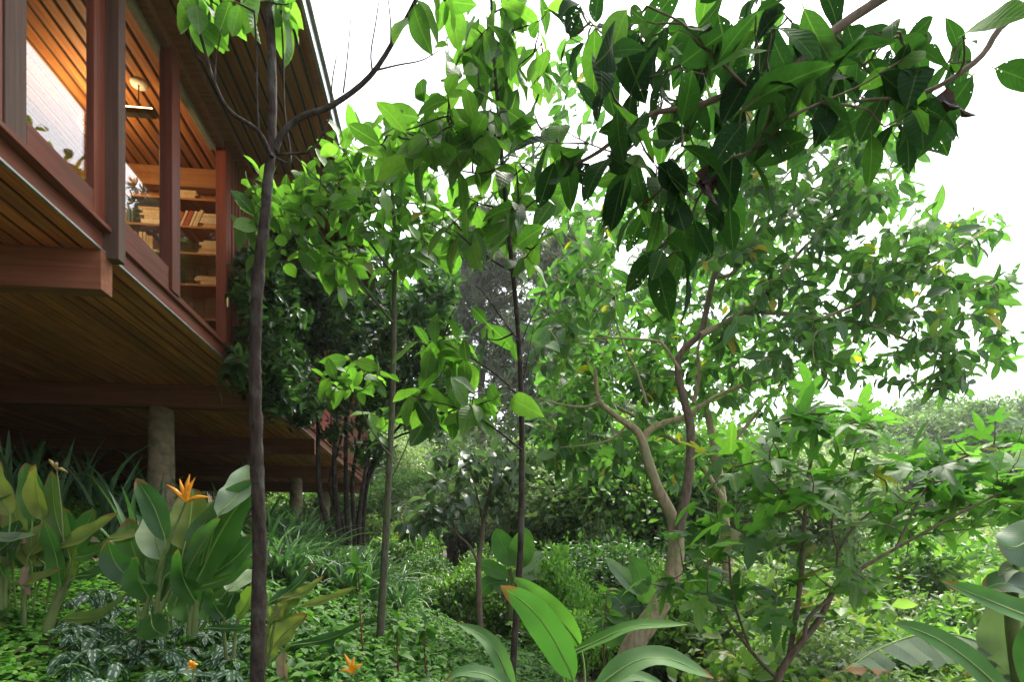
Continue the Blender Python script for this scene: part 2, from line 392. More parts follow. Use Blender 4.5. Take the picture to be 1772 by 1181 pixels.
M_bush = [leaf_mat('shrub_mid_leaf', (.045, .12, .025), (.085, .2, .035), (.16, .3, .055), .4, .4, (.25, .2, .04), .02),
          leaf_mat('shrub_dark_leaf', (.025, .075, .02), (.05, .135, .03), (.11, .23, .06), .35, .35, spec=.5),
          leaf_mat('shrub_yellow_leaf', (.065, .15, .03), (.115, .22, .045), (.2, .31, .08), .4, .45, (.36, .26, .05), .04),
          leaf_mat('shrub_grey_leaf', (.09, .15, .065), (.15, .23, .1), (.25, .33, .16), .38, .45),
          leaf_mat('shrub_bright_leaf', (.07, .19, .03), (.12, .28, .04), (.2, .38, .07), .45, .45)]
M_pine = leaf_mat('pine_needle', (.07, .095, .07), (.11, .145, .105), (.17, .21, .15), .3, .5, (.16, .1, .07), .08)
M_far = leaf_mat('far_leaf', (.06, .12, .045), (.10, .18, .065), (.17, .26, .1), .4, .5)
M_bract = plain('flower_orange', (.9, .34, .015), .4, 0, 30, .25)
M_dryb = plain('dry_bract', (.36, .27, .1), .7, 0, 40, .4)
M_dry = leaf_mat('dry_leaf', (.12, .075, .045), (.2, .13, .085), (.28, .2, .14), .2, .7)

def soil():
    m, t, nd, ln, bs = nodes('soil')
    tc = nd.new('ShaderNodeTexCoord'); n1 = nd.new('ShaderNodeTexNoise'); n1.inputs['Scale'].default_value = 3; n1.inputs['Detail'].default_value = 9
    ln.new(tc.outputs['Object'], n1.inputs['Vector'])
    r1 = ramp(nd, [(.3, (.03, .022, .014)), (.55, (.06, .055, .025)), (.75, (.05, .08, .02))]); ln.new(n1.outputs[0], r1.inputs[0])
    ln.new(r1.outputs[0], bs.inputs['Base Color']); bs.inputs['Roughness'].default_value = .95
    bu = nd.new('ShaderNodeBump'); bu.inputs['Distance'].default_value = .05; ln.new(n1.outputs[0], bu.inputs['Height']); ln.new(bu.outputs[0], bs.inputs['Normal'])
    return m

# ------------------------------------------------------------------ ground
xs = np.unique(np.concatenate([np.arange(-12, 14, .3), np.arange(-150, -12, 6), np.arange(14, 260, 8)]))
ys = np.unique(np.concatenate([np.arange(-6, 24, .3), np.arange(-60, -6, 6), np.arange(24, 300, 8)]))
gx, gy = np.meshgrid(xs, ys, indexing='ij')
gz = ground(gx, gy) + .04 * np.sin(gx * 2.1 + gy) * np.cos(gy * 1.7)
ni, nj = gx.shape
idx = np.arange(ni * nj).reshape(ni, nj)
q = np.stack([idx[:-1, :-1], idx[1:, :-1], idx[1:, 1:], idx[:-1, 1:]], -1).reshape(-1, 4)
tag(obj('ground', mesh('ground', np.stack([gx, gy, gz], -1).reshape(-1, 3), q), soil()), kind='structure')

# ------------------------------------------------------------------ the house
HX, HY0, HZ = -6.0, 12.0, .3                  # the house root in house axes
rot = Matrix.Rotation(TH, 4, 'Z')
hl = rot @ Vector((HX, HY0, 0)); hl.z = CZ + HZ
house = thing('timber_house', 'raised timber house with deep boarded eaves standing on round columns', 'house', hl)
house.rotation_euler = (0, 0, TH)
CEN = {house.name: Vector((HX, HY0, HZ))}
BOX = {}
def hw(x, y, z):                              # house axes -> world
    v = rot @ Vector((x, y, 0)); v.z = CZ + z; return v
def box(name, x0, x1, y0, y1, z0, z1, mat, parent=None, bev=.004):
    d = (x1 - x0, y1 - y0, z1 - z0)
    key = (round(d[0], 4), round(d[1], 4), round(d[2], 4), mat.name, bev)
    if key not in BOX:
        bm = bmesh.new(); bmesh.ops.create_cube(bm, size=1)
        bmesh.ops.scale(bm, vec=d, verts=bm.verts)
        if bev: bmesh.ops.bevel(bm, geom=list(bm.edges), offset=min(bev, min(d) * .3), segments=1, affect='EDGES')
        me = bpy.data.meshes.new(name); bm.to_mesh(me); bm.free(); me.materials.append(mat); BOX[key] = me
    par = parent or house
    c = Vector(((x0 + x1) / 2, (y0 + y1) / 2, (z0 + z1) / 2))
    o = obj(name, BOX[key], None, par, c - CEN[par.name]); CEN[o.name] = c
    return o
XF = -2.58                                    # plane of the long wall
YB = [4.83 + 3.62 * k for k in range(-2, 5)]  # beam lines
Y0, Y1 = -4.2, 20.2
XW = -11.0
# floor
deck = box('floor_deck', XW, XF - .062, Y0, Y1, 2.385, 2.45, darkm)
n = 0; x = XF - .01
while x > XW:
    box('soffit_board', x - .104, x, Y0, Y1, 2.302 + random.uniform(-.003, .003), 2.33, wood_y, deck, .008); x -= .136
for y in YB:
    box('floor_beam', XW, XF + .02, y - .15, y, 1.995, 2.298, beam_x)
# columns: tapered round shafts with a chamfered top
def column(x, y):
    b = hw(x, y, 0); g = float(ground(b.x, b.y)) - CZ - .25
    rr = np.random.default_rng(int(abs(x * 100 + y * 10)))
    zs = np.array([g, g + .1, g + .4, (g + 1.9) / 2, 1.8, 1.94, 1.99]) - g
    ra = [.185, .175, .17, .163, .158, .155, .13]
    V, Fq, U = tube(np.stack([zs * 0, zs * 0, zs], 1) + rr.normal(size=(7, 3)) * [.003, .003, 0], ra, 20, .012, 3)
    o = obj('column', mesh('column', V, Fq, U), concrete, house, Vector((x, y, g)) - CEN[house.name]); CEN[o.name] = Vector((x, y, g))
    return o
cols = [column(x, y - .075) for y in YB[2:] for x in (-3.82, -9.2)]
# rope round a column
c4 = [c for c in cols if abs(c.location.x + 6 - 2.18) < .5]
V, Fq, U = tube([(.02, -.2, 1.75), (.05, -.21, 1.2), (.04, -.22, .9), (.0, -.22, .3)], [.012] * 4, 6)
V2, F2, U2 = tube([(.12, -.18, 1.8), (.04, -.22, 1.25), (-.1, -.19, 1.75)], [.01] * 3, 6)
a = Acc(); a.add(V, Fq, U); a.add(V2, F2, U2)
obj('tie_rope', a.build('tie_rope'), rope_m, cols[4])
# edge of the floor: fascia, drip strip, sill ledge, bottom rails
box('drip_strip', XF - .004, XF + .018, Y0, Y1, 2.297, 2.318, metal)
fas = box('floor_fascia', XF - .06, XF - .004, Y0, Y1, 2.319, 2.452, frame_y)
box('sill_ledge', XF - .05, XF + .065, Y0, 4.74, 2.453, 2.492, frame_y)
box('sill_ledge', XF - .05, XF + .03, 4.85, Y1, 2.453, 2.485, frame_y)
# posts
for y in YB[:3]:
    box('post', XF - .05, XF + .11, y - .085, y + .012, 2.262, 4.86, post_z)
def yc(px): return (2598 / (768 - px) + .302) / .993
# casement beside the near post
wn = box('casement_window', XF - .045, XF + .012, yc(22), yc(43), 2.495, 4.80, post_z)
box('stile', XF - .045, XF + .012, yc(160), yc(181), 2.495, 4.80, frame_z, wn)
box('bottom_rail', XF - .045, XF + .01, yc(43) + .002, yc(160) - .002, 2.495, 2.70, frame_y, wn)
box('top_rail', XF - .045, XF + .01, yc(43) + .002, yc(160) - .002, 4.70, 4.80, frame_y, wn)
box('pane', XF - .02, XF - .014, yc(43) + .004, yc(160) - .004, 2.702, 4.698, glass, wn, 0)
for z in (2.80, 3.47, 4.15):
    box('hinge', XF + .012, XF + .03, yc(181) - .012, yc(181) + .024, z - .06, z + .06, hinge_m, wn, .003)
box('jamb', XF - .06, XF + .004, yc(182), YB[2] - .087, 2.495, 4.84, frame_z)
box('jamb', XF - .05, XF + .02, yc(3), yc(21), 2.495, 4.84, post_z)
wn0 = box('casement_window', XF - .045, XF + .012, yc(1) - .14, yc(1), 2.495, 4.80, frame_z)
box('bottom_rail', XF - .045, XF + .01, YB[1] + .02, yc(1) - .143, 2.495, 2.70, frame_y, wn0)
box('pane', XF - .02, XF - .014, YB[1] + .02, yc(1) - .144, 2.702, 4.80, glass, wn0, 0)
# fixed lights beyond the post
w2 = box('window', XF - .05, XF + .02, YB[2] + .016, yc(289), 2.487, 2.70, frame_y)
box('pane', XF - .02, XF - .014, YB[2] + .016, yc(289), 2.702, 4.76, glass, w2, 0)
box('mullion', XF - .07, XF + .045, yc(289) + .002, yc(303.5), 2.487, 4.80, frame_z)
w3 = box('window', XF - .05, XF + .02, yc(304), yc(384), 2.487, 2.52, frame_y)
box('pane', XF - .02, XF - .014, yc(304), yc(384), 2.522, 4.76, glass, w3, 0)
box('jamb', XF - .07, XF + .045, yc(384.5), yc(392), 2.487, 4.86, frame_z)
box('blind_roll', XF - .13, XF - .06, YB[2] + .03, yc(383), 4.72, 4.80, blindm)
box('head_beam', XF - .06, XF + .14, Y0, Y1, 4.862, 4.935, beam_x)
box('window_head', XF - .055, XF + .03, YB[2] + .016, yc(384), 4.762, 4.86, beam_x)
# battened wall
wall = box('long_wall', XF - .09, XF - .02, yc(392) + .003, Y1, 2.487, 4.86, slat_z)
y = yc(392) + .02
while y < Y1 - .1:
    if not (10.95 < y < 11.75 or 11.9 < y < 13.6):
        box('wall_batten', XF - .019, XF + .026, y, y + .055, 2.487, 4.858, slat_z, wall, .004)
    y += .112
box('white_panel', XF - .019, XF + .01, 10.95, 11.7, 2.487, 4.4, whitep, wall)
box('red_panel', XF - .019, XF + .01, 11.95, 13.55, 2.487, 4.4, redwall, wall)
box('end_wall', XW, XF - .1, Y1 - .1, Y1, 2.46, 4.86, slat_z)
box('rear_wall', XW, XW + .1, Y0, Y1 - .11, 2.46, 4.86, inner_z)
# room wall with the shelves
yw = 8.0
rw = box('room_wall', XW + .12, XF - .1, yw, yw + .05, 2.46, 4.86, inner_z)
x = XF - .11
while x > -9.5:
    box('wall_board', x - .13, x, yw - .02, yw - .001, 2.46, 4.66, inner_z, rw, .005); x -= .142
# roof
XE = -1.24
roof = box('roof', XW - .6, XE - .03, Y0 - .5, Y1 + .7, 4.99, 5.14, darkm)
x = XE - .05
while x > XW:
    box('ceiling_board', x - .098, x, Y0, Y1 + .6, 4.945 + random.uniform(-.003, .003), 4.972, roof_y, roof, .006); x -= .128
box('roof_lining', XW - .5, XE - .04, Y0 - .4, Y1 + .6, 4.976, 4.986, darkm, roof, 0)
box('roof_fascia', XE - .03, XE, Y0 - .5, Y1 + .7, 4.90, 5.10, gutterm, roof)
box('roof_edge_strip', XE + .002, XE + .035, Y0 - .5, Y1 + .7, 5.04, 5.13, metal, roof)
box('edge_board', XE - .075, XE - .032, Y0 - .5, Y1 + .7, 4.90, 4.985, beam_x, roof)
for y in [8.0 - 3.62 * 2, 8.0 - 3.62, 8.0 - .12, 8 + 3.5, 8 + 7.1, 8 + 10.7]:
    box('roof_beam', XW, XF + .14 if y < 7 else -1.5, y - .07, y + .07, 4.70, 4.942, shelf_x if y < 8 else beam_x)

# ------------------------------------------------------------------ things inside the room
bookm = [plain('book_%s' % n_, c, .7, 0, 40, .3) for n_, c in (('cream', (.62, .5, .3)), ('tan', (.5, .33, .15)), ('white', (.7, .64, .5)), ('green', (.12, .14, .09)), ('brown', (.3, .16, .08)), ('red', (.35, .07, .04)), ('blue', (.1, .13, .2)))]
bs_root = thing('bookshelf', 'wall shelves full of old books behind the window', 'shelf', hw(-4.2, 7.75, 2.46)); bs_root.rotation_euler = (0, 0, TH)
CEN[bs_root.name] = Vector((-4.2, 7.75, 2.46))
SH = [2.95, 3.38, 3.77, 4.10, 4.45]
for z in SH:
    box('shelf_board', -5.9, -2.72, 7.62, 7.97, z - .028, z, shelf_x, bs_root)
box('side_panel', -5.93, -5.902, 7.62, 7.97, 2.46, 4.6, shelf_x, bs_root)
box('side_panel', -2.718, -2.69, 7.62, 7.97, 2.46, 4.6, shelf_x, bs_root)
BM = {}
def book(x, y, z, t, h, d, lean, flat, mi, label, group):
    k = (round(t, 2), round(h, 2), mi)
    if k not in BM:
        bm = bmesh.new(); bmesh.ops.create_cube(bm, size=1); bmesh.ops.scale(bm, vec=(k[0], d, k[1]), verts=bm.verts)
        bmesh.ops.translate(bm, vec=(0, 0, k[1] / 2), verts=bm.verts)
        bmesh.ops.bevel(bm, geom=list(bm.edges), offset=.003, segments=1, affect='EDGES')
        me = bpy.data.meshes.new('book'); bm.to_mesh(me); bm.free(); me.materials.append(bookm[mi]); BM[k] = me
    o = obj('book', BM[k])
    o.location = hw(x, y, z)
    o.rotation_euler = (0, lean if not flat else R(90), TH)
    if flat: o.location = hw(x - h / 2, y, z + t / 2)
    on = {2.95: 'lowest', 3.38: 'second', 3.77: 'third', 4.10: 'fourth', 4.45: 'topmost'}[min(SH, key=lambda q_: abs(q_ - z) if q_ <= z + .001 else 9)]
    return tag(o, label.replace('the wall shelves', 'the ' + on + ' wall shelf'), 'book', group + ' ' + on)
rb = random.Random(3)
def stack(x, z, n):
    zz = z + .001
    for i in range(n):
        t = rb.choice((.02, .03, .04)); h = rb.choice((.2, .24, .28))
        book(x + rb.uniform(-.02, .02), 7.76, zz, t, h, .17, 0, True, rb.choice((0, 0, 1, 2)), 'old book lying flat in a pile on the wall shelves', 'books piled flat on the shelves'); zz += t + .001
def row(x0, x1, z, lean=0.):
    x = x0
    while x < x1:
        t = rb.choice((.02, .03, .04)); h = rb.choice((.2, .24, .22))
        lab = ('old book leaning against its neighbours on the wall shelves', 'books leaning on the shelves') if lean else ('old book standing upright on the wall shelves', 'books standing on the shelves')
        book(x, 7.75, z + .001 + (t / 2 * abs(math.sin(lean))), t, h, .17, lean, False, rb.choice((0, 1, 2, 0, 3, 4, 2, 5, 6)), *lab); x += t / math.cos(lean) + .004
z = SH[3]
row(-3.42, -3.08, z, R(22)); stack(-2.92, z, 6); stack(-3.62, z, 6); row(-4.1, -3.82, z); stack(-4.35, z, 5); stack(-4.75, z, 4); row(-5.6, -5.0, z)
stack(-3.2, SH[4], 4); stack(-4.3, SH[4], 4); stack(-5.0, SH[4], 3)
stack(-2.92, SH[2], 5); row(-4.2, -3.6, SH[2]); row(-4.0, -3.3, SH[1]); stack(-2.95, SH[1], 4); stack(-4.6, SH[2], 5)
lp = P(240, 148, 6.05)
lx, ly = cT * lp.x + sT * lp.y, -sT * lp.x + cT * lp.y
lamp = thing('pendant_lamp', 'linear pendant lamp hanging from the boarded ceiling behind the glass', 'lamp', hw(lx, ly, 4.94)); lamp.rotation_euler = (0, 0, TH)
CEN[lamp.name] = Vector((lx, ly, 4.94))
V, Fq, U = tube([(0, 0, -.03), (0, 0, -.025), (0, 0, -.004), (0, 0, .0)], [.01, .075, .08, .08], 20)
obj('ceiling_rose', mesh('ceiling_rose', V, Fq, U), whitep, lamp)
V, Fq, U = tube([(0, 0, -.02), (0, 0, -.29)], [.006, .006], 8); obj('rod', mesh('rod', V, Fq, U), dmetal, lamp)
bar = box('lamp_bar', lx - .34, lx + .16, ly - .04, ly + .04, 4.60, 4.655, dmetal, lamp)
em = bpy.data.materials.new('lamp_tube'); em.use_nodes = True
e_ = em.node_tree.nodes.new('ShaderNodeEmission'); e_.inputs[0].default_value = (1, .6, .25, 1); e_.inputs[1].default_value = 6
em.node_tree.links.new(e_.outputs[0], em.node_tree.nodes['Material Output'].inputs[0])
box('tube', lx - .32, lx + .14, ly - .025, ly + .025, 4.657, 4.675, em, lamp, 0)
ll = bpy.data.lights.new('lamp_light', 'POINT'); ll.energy = 17; ll.color = (1, .62, .28); ll.shadow_soft_size = .12
lo = bpy.data.objects.new('lamp_light', ll); C.objects.link(lo); lo.parent = lamp; lo.location = (-.5, .1, -.42)
#VEG
# ------------------------------------------------------------------ trees with traced trunks
UP = np.array([0, 0, 1.])
class Tree:
    def __init__(s, name, label, base, bark, cat='tree', group=None):
        s.base = Vector(base); s.root = thing(name, label, cat, s.base, group); s.bark = bark
        s.N = []; s.tw = Acc(); s.L = []       # leaves: pos, dir, normal, size
    def limb(s, pts, r0, r1, name='branch', sides=7, rough=.03, node=True, knots=0, mat=None):
        p, r = smooth_path([tuple(v) for v in pts], np.linspace(r0, r1, len(pts)), 8 if knots else 4)
        for k in range(knots):
            i = random.randrange(2, len(p) - 2); r[i] *= 1.12; r[i - 1] *= 1.03
        V, Fq, U = tube(p, r, sides, rough, len(s.N))
        o = obj(name, mesh(name, V - np.array(s.base), Fq, U), mat or s.bark, s.root)
        if node: s.N += [(*q_, rr_) for q_, rr_ in zip(p, r)]
        return o
    def grow(s, tips, k=(5, 8), size=.2, svar=.25, droop=.35, spread=.12, twig=.004, up=.4, face=0.):
        nodes_ = np.array([n_[:3] for n_ in s.N])
        tips = [np.array(t) for t in tips]
        tips.sort(key=lambda t: float(np.min(np.sum((nodes_ - t) ** 2, 1))))
        for t in tips:
            d2 = np.sum((nodes_ - t) ** 2, 1) + np.where(nodes_[:, 2] > t[2], .08, 0)
            a_ = nodes_[int(np.argmin(d2))]
            v = t - a_; ln_ = np.linalg.norm(v) + 1e-6
            m1 = a_ + v * .4 + rng.normal(size=3) * .05 * ln_ - UP * .06 * ln_
            m2 = a_ + v * .75 + rng.normal(size=3) * .05 * ln_ - UP * .04 * ln_
            p, r = smooth_path([a_, m1, m2, t], [twig * 1.7 + .004 * min(ln_, 1), twig * 1.3, twig, twig * .6], 2)
            s.tw.add(*tube(p, r, 4))
            nodes_ = np.vstack([nodes_, p[2:]])
            td = unit(t - m2)
            n_ = rng.integers(k[0], k[1] + 1); a0 = rng.random() * 6
            for j in range(n_):
                az = a0 + j * 2.4
                f = j / max(n_ - 1, 1)
                pos = t - td * (f * spread * (1 + .5 * rng.random()))
                e1 = unit(np.cross(td, UP + .01)); e2 = np.cross(e1, td)
                d = unit(td * (.75 - .5 * f) + (e1 * math.cos(az) + e2 * math.sin(az)) * .9 - UP * droop * rng.uniform(.3, 1.6) + rng.normal(size=3) * .15)
                nn = unit(UP * up + rng.normal(size=3) * .35 + td * .4 + np.array([0, -face, 0]))
                s.L.append((*pos, *d, *nn, size * (1 + svar * rng.normal()) if True else 0))
    def leaves(s, mat, tpls, stuff_tpl, maxparts=290, name='leaf'):
        L = np.array(s.L); L[:, 9] = np.clip(L[:, 9], np.median(L[:, 9]) * .5, np.median(L[:, 9]) * 1.5)
        px = CX + F * L[:, 0] / np.maximum(L[:, 1], .1); py = HY - F * (L[:, 2] - CZ) / np.maximum(L[:, 1], .1)
        vis = (px > -60) & (px < 1832) & (py > -60) & (py < 1241)
        score = np.where(vis, L[:, 9] / np.maximum(L[:, 1], .3), 0)
        o_ = np.argsort(-score)
        a_, b_ = o_[:maxparts], o_[maxparts:]
        if not isinstance(mat, (list, tuple)): mat = [mat]
        ms = [mesh(name, *t) for t in tpls]
        for i, me in enumerate(ms): me.materials.append(mat[i % len(mat)])
        M = frames(L[a_, 3:6], L[a_, 6:9])
        for j, i in enumerate(a_):
            o = bpy.data.objects.new(name, ms[j % len(ms)]); C.objects.link(o); o.parent = s.root
            mm = Matrix(M[j].tolist()).to_4x4()
            sc = L[i, 9]
            o.matrix_basis = Matrix.Translation(Vector(L[i, :3]) - s.base) @ mm @ Matrix.Scale(sc, 4)
        if len(b_):
            W = scatter(stuff_tpl, L[b_, :3] - np.array(s.base), L[b_, 3:6], L[b_, 6:9], L[b_, 9])
            tag(obj('foliage', mesh('foliage', *W), mat[0], s.root), kind='stuff')
        if s.tw.n:
            tag(obj('twigs', s.tw.build('twigs', s.base), s.bark, s.root), kind='stuff')
def T(*pts, Y):                               # pixel polyline -> world points; a third value overrides the depth
    return [P(p[0], p[1], p[2] if len(p) > 2 else Y) for p in pts]
def tips(blobs, Ya, Yb):
    out = []
    for b in blobs:
        cx, cy_, rx, ry, n_ = b[:5]
        ya, yb = (b[5], b[6]) if len(b) > 6 else (Ya, Yb)
        for _ in range(n_):
            while True:
                u, v = rng.uniform(-1, 1, 2)
                if u * u + v * v < 1: break
            out.append(tuple(P(cx + u * rx, cy_ + v * ry, rng.uniform(ya, yb))))
    return out
mag_t = [leaf_tpl(7, .25, .25, c_, .95, .72, .14, .1, i) for i, c_ in enumerate((.12, .3, .45, .2))]
mag_s = leaf_tpl(4, .25, .25, .25, .95, .72, .1, .08, 3)

# slim tree with bare boughs in front of the house
t1 = Tree('slim_tree', 'slim dark-barked tree with bare boughs in front of the house windows', P(446, 1215, 3.0), bark_dark)
t1.limb(T((446, 1240), (446, 1150), (448, 1050), (449, 940), (446, 840), (443, 740), (441, 640), (443, 560), (447, 470), (457, 390), (464, 310), (470, 240), (471, 120), (467, 20), (464, -90), Y=3.0), .038, .019, 'trunk', 14, .04, knots=14)
t1.limb(T((476, 262), (488, 232), (520, 203), (575, 182), (640, 132), (690, 55), (735, -30, 2.9), Y=3.0), 0.0172, 0.0101)
t1.limb(T((470, 272), (448, 228), (398, 192), (370, 140), (352, 78), (330, 0), (320, -60), Y=2.95), 0.0123, 0.0058)
t1.limb(T((372, 140), (362, 118), (335, 88), (328, 55), Y=2.95), 0.0049, 0.0029)
t1.limb(T((372, 142), (374, 100), (384, 50), Y=2.95), 0.0049, 0.0029)
t1.limb(T((448, 226), (445, 180), (444, 90), (440, 20), Y=2.95), 0.0061, 0.0043)
t1.limb(T((478, 268), (500, 266), (536, 262), (555, 238), (570, 200), (575, 140), (582, 98), Y=3.05), 0.0074, 0.0029)
t1.limb(T((480, 275), (500, 283), (502, 262), (492, 190), (490, 90), (486, 20), Y=3.1), 0.0074, 0.0043)
t1.limb(T((644, 122), (642, 90), (650, 40), (655, 5), Y=2.98), 0.0049, 0.0029)
t1.limb(T((676, 80), (676, 40), (672, 0), Y=2.98), 0.0049, 0.0029)
t1.limb(T((648, 122), (690, 112), (730, 104), (765, 84), Y=3.02), 0.0049, 0.0022)
t1.limb(T((594, 160), (600, 110), (607, 33), Y=2.99), 0.0049, 0.0022)
t1.grow(tips([(375, 0, 40, 20, 4), (425, -15, 30, 15, 2), (495, 5, 20, 25, 3), (745, -5, 40, 12, 3), (335, 5, 20, 12, 2)], 2.85, 3.15), (3, 4), .19, .2, 1.3, .05)
t1.leaves(M_young, mag_t, mag_s)

# slender sapling, light green leaves
b2 = P(657, 1128, 5.5)
t2 = Tree('sapling', 'slender straight sapling with light green leaves beside the strap-leaved clumps', b2, bark_green)
t2.limb(T((656, 1150), (660, 1060), (666, 960), (671, 860), (677, 740), (681, 620), (682, 520), (684, 440), (680, 350), (672, 270), (668, 220), Y=5.5), .040, .011, 'trunk', 10, .03, knots=6)
t2.limb(T((681, 560), (640, 510), (590, 450), (530, 420), (480, 390), (440, 350, 5.0), Y=5.3), .014, .004)
t2.limb(T((683, 480), (640, 420), (600, 370), (550, 310), (510, 270), Y=5.5), .013, .004)
t2.limb(T((683, 460), (720, 420), (760, 380), (800, 350), Y=5.6), .012, .004)
t2.limb(T((681, 400), (650, 340), (610, 290), (590, 250), Y=5.7), .011, .004)
t2.limb(T((676, 790), (660, 770), (640, 740), (620, 700), (600, 660), Y=5.2), .008, .003)
t2.limb(T((677, 830), (700, 780), (720, 720), (712, 690), Y=5.6), .007, .003)
t2.grow(tips([(620, 285, 92, 69, 20), (700, 330, 86, 80, 24), (565, 330, 80, 57, 19), (505, 365, 69, 52, 17), (620, 400, 115, 63, 28), (710, 430, 69, 57, 15), (460, 380, 52, 69, 11), (590, 455, 80, 46, 12), (605, 650, 69, 32, 12), (650, 240, 69, 46, 11), (770, 390, 57, 57, 10), (640, 720, 46, 23, 3), (440, 310, 25, 21, 5), (745, 345, 46, 46, 8)], 5.0, 6.1), (3, 5), .175, .3, .35, .15)
t2.leaves([M_young, M_mag, M_young], mag_t[:3], mag_s)

# taller sapling, darker leaves
t3 = Tree('sapling', 'tall thin sapling with drooping mid-green leaves rising beside the paddle-leaved plant', P(884, 1225, 3.7), bark_dark)
t3.limb(T((884, 1250), (888, 1150), (895, 1040), (901, 940), (903, 800), (901, 650), (894, 540), (884, 440), (873, 330), (864, 220), (856, 110), (850, 0), (846, -70), Y=3.7), .023, .008, 'trunk', 10, .03, knots=10)
t3.limb(T((887, 470), (850, 450), (815, 420), (780, 405), (740, 385), Y=3.6), .007, .003)
t3.limb(T((880, 400), (910, 360), (950, 330), (985, 300), Y=3.6), .007, .003)
t3.limb(T((897, 590), (860, 540), (835, 505), (822, 495), Y=3.65), .005, .002)
t3.limb(T((903, 690), (860, 650), (800, 610), (760, 590), Y=3.55), .007, .003)
t3.limb(T((903, 780), (860, 745), (820, 720), (770, 700), (700, 690), Y=3.5), .007, .003)
t3.limb(T((900, 600), (915, 560), (930, 530), (940, 500), Y=3.7), .004, .002)
t3.limb(T((866, 240), (830, 215), (780, 200), (720, 220), (670, 235), Y=3.6), .008, .003)
t3.limb(T((860, 160), (890, 120), (925, 90), (940, 70), Y=3.7), .006, .003)
t3.limb(T((868, 290), (830, 300), (780, 290), (740, 270), Y=3.5), .006, .003)
t3.limb(T((872, 320), (905, 290), (940, 260), (960, 230), Y=3.7), .006, .003)
t3.limb(T((903, 670), (915, 610), (925, 555), Y=3.7), .004, .0015)
t3.grow(tips([(850, 50, 86, 63, 12), (890, 145, 98, 63, 12), (800, 175, 63, 63, 8), (745, 210, 80, 57, 11), (905, 230, 80, 57, 10), (690, 235, 57, 52, 7), (820, 270, 80, 52, 8), (960, 290, 52, 52, 5), (870, 365, 69, 57, 8), (940, 410, 63, 46, 5), (805, 575, 63, 46, 5), (765, 600, 52, 34, 4), (790, 685, 80, 29, 7), (750, 700, 57, 23, 4), (830, 340, 46, 46, 4), (910, 20, 46, 46, 5), (780, 420, 46, 34, 3)], 3.3, 4.1), (3, 5), .172, .3, .75, .14)
t3.leaves([M_mag, M_mag, M_mag, M_young], mag_t, mag_s)

# branch of a big-leaved tree hanging in from the right; its trunk stands outside the frame
t4 = Tree('overhanging_tree', 'large-leaved tree whose dark insect-bitten leafy boughs hang over the garden', (2.9, .9, float(ground(2.9, .9))), bark_brown)
t4.limb([(2.9, .9, -.6), (2.88, .95, .6), (2.8, 1.0, 1.8), (2.75, 1.1, 2.9), (2.6, 1.3, 4.0)], .11, .06, 'trunk', 12, .03)
t4.limb([(2.78, 1.05, 2.6)] + T((2000, -120, 2.0), (1760, 22), (1700, 95), (1640, 140), (1580, 165), (1480, 175), Y=2.0), .016, .005)
t4.limb([(2.7, 1.2, 3.6)] + T((1800, -260, 2.0), (1620, -70), (1520, 0), (1440, 55), (1370, 118), (1290, 150), (1200, 185), (1120, 200), (1040, 260), (985, 290), Y=2.0), .022, .005)
t4.limb(T((1372, 116), (1340, 190), (1300, 260), (1250, 280), (1210, 340), (1195, 380), Y=2.0), .007, .003)
t4.limb(T((1290, 150), (1230, 90), (1180, 40), (1120, 10), Y=1.95), .006, .003)
t4.limb(T((1440, 55), (1480, 100), (1530, 150), (1560, 180), Y=2.05), .005, .003)
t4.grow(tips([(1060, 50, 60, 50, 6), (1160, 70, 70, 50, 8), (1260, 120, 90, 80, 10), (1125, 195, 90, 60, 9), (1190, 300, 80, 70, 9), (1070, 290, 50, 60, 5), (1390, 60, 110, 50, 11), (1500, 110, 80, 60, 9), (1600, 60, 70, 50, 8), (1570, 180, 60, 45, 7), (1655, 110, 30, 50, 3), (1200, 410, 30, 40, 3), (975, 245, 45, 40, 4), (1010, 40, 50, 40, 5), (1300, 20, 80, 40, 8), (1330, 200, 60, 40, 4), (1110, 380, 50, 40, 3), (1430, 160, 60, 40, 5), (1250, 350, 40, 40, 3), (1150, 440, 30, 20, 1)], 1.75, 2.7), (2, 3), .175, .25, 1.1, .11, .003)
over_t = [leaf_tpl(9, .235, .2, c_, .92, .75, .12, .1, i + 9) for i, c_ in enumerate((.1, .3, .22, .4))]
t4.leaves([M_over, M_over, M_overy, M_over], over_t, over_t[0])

dry_me = [mesh('dry_leaf', *leaf_tpl(7, .3, .6, c_, .9, .8, .5, .05, 70 + i)) for i, c_ in enumerate((.6, .9))]
M_wither = leaf_mat('withered_leaf', (.02, .012, .012), (.04, .022, .018), (.07, .035, .025), .1, .8)
for m_ in dry_me: m_.materials.append(M_wither)
for (px, py, sz) in [(1238, 270, .11), (1232, 285, .13), (1244, 290, .12), (1226, 300, .10), (1640, 150, .10), (1650, 160, .11), (1632, 158, .09)]:
    o = bpy.data.objects.new('dry_leaf', dry_me[px % 2]); C.objects.link(o); o.parent = t4.root
    o.location = P(px, py, 1.95) - t4.base; o.rotation_euler = (R(-80) + random.uniform(-.3, .3), random.uniform(-.5, .5), random.uniform(-1, 1)); o.scale = (sz, sz, sz)

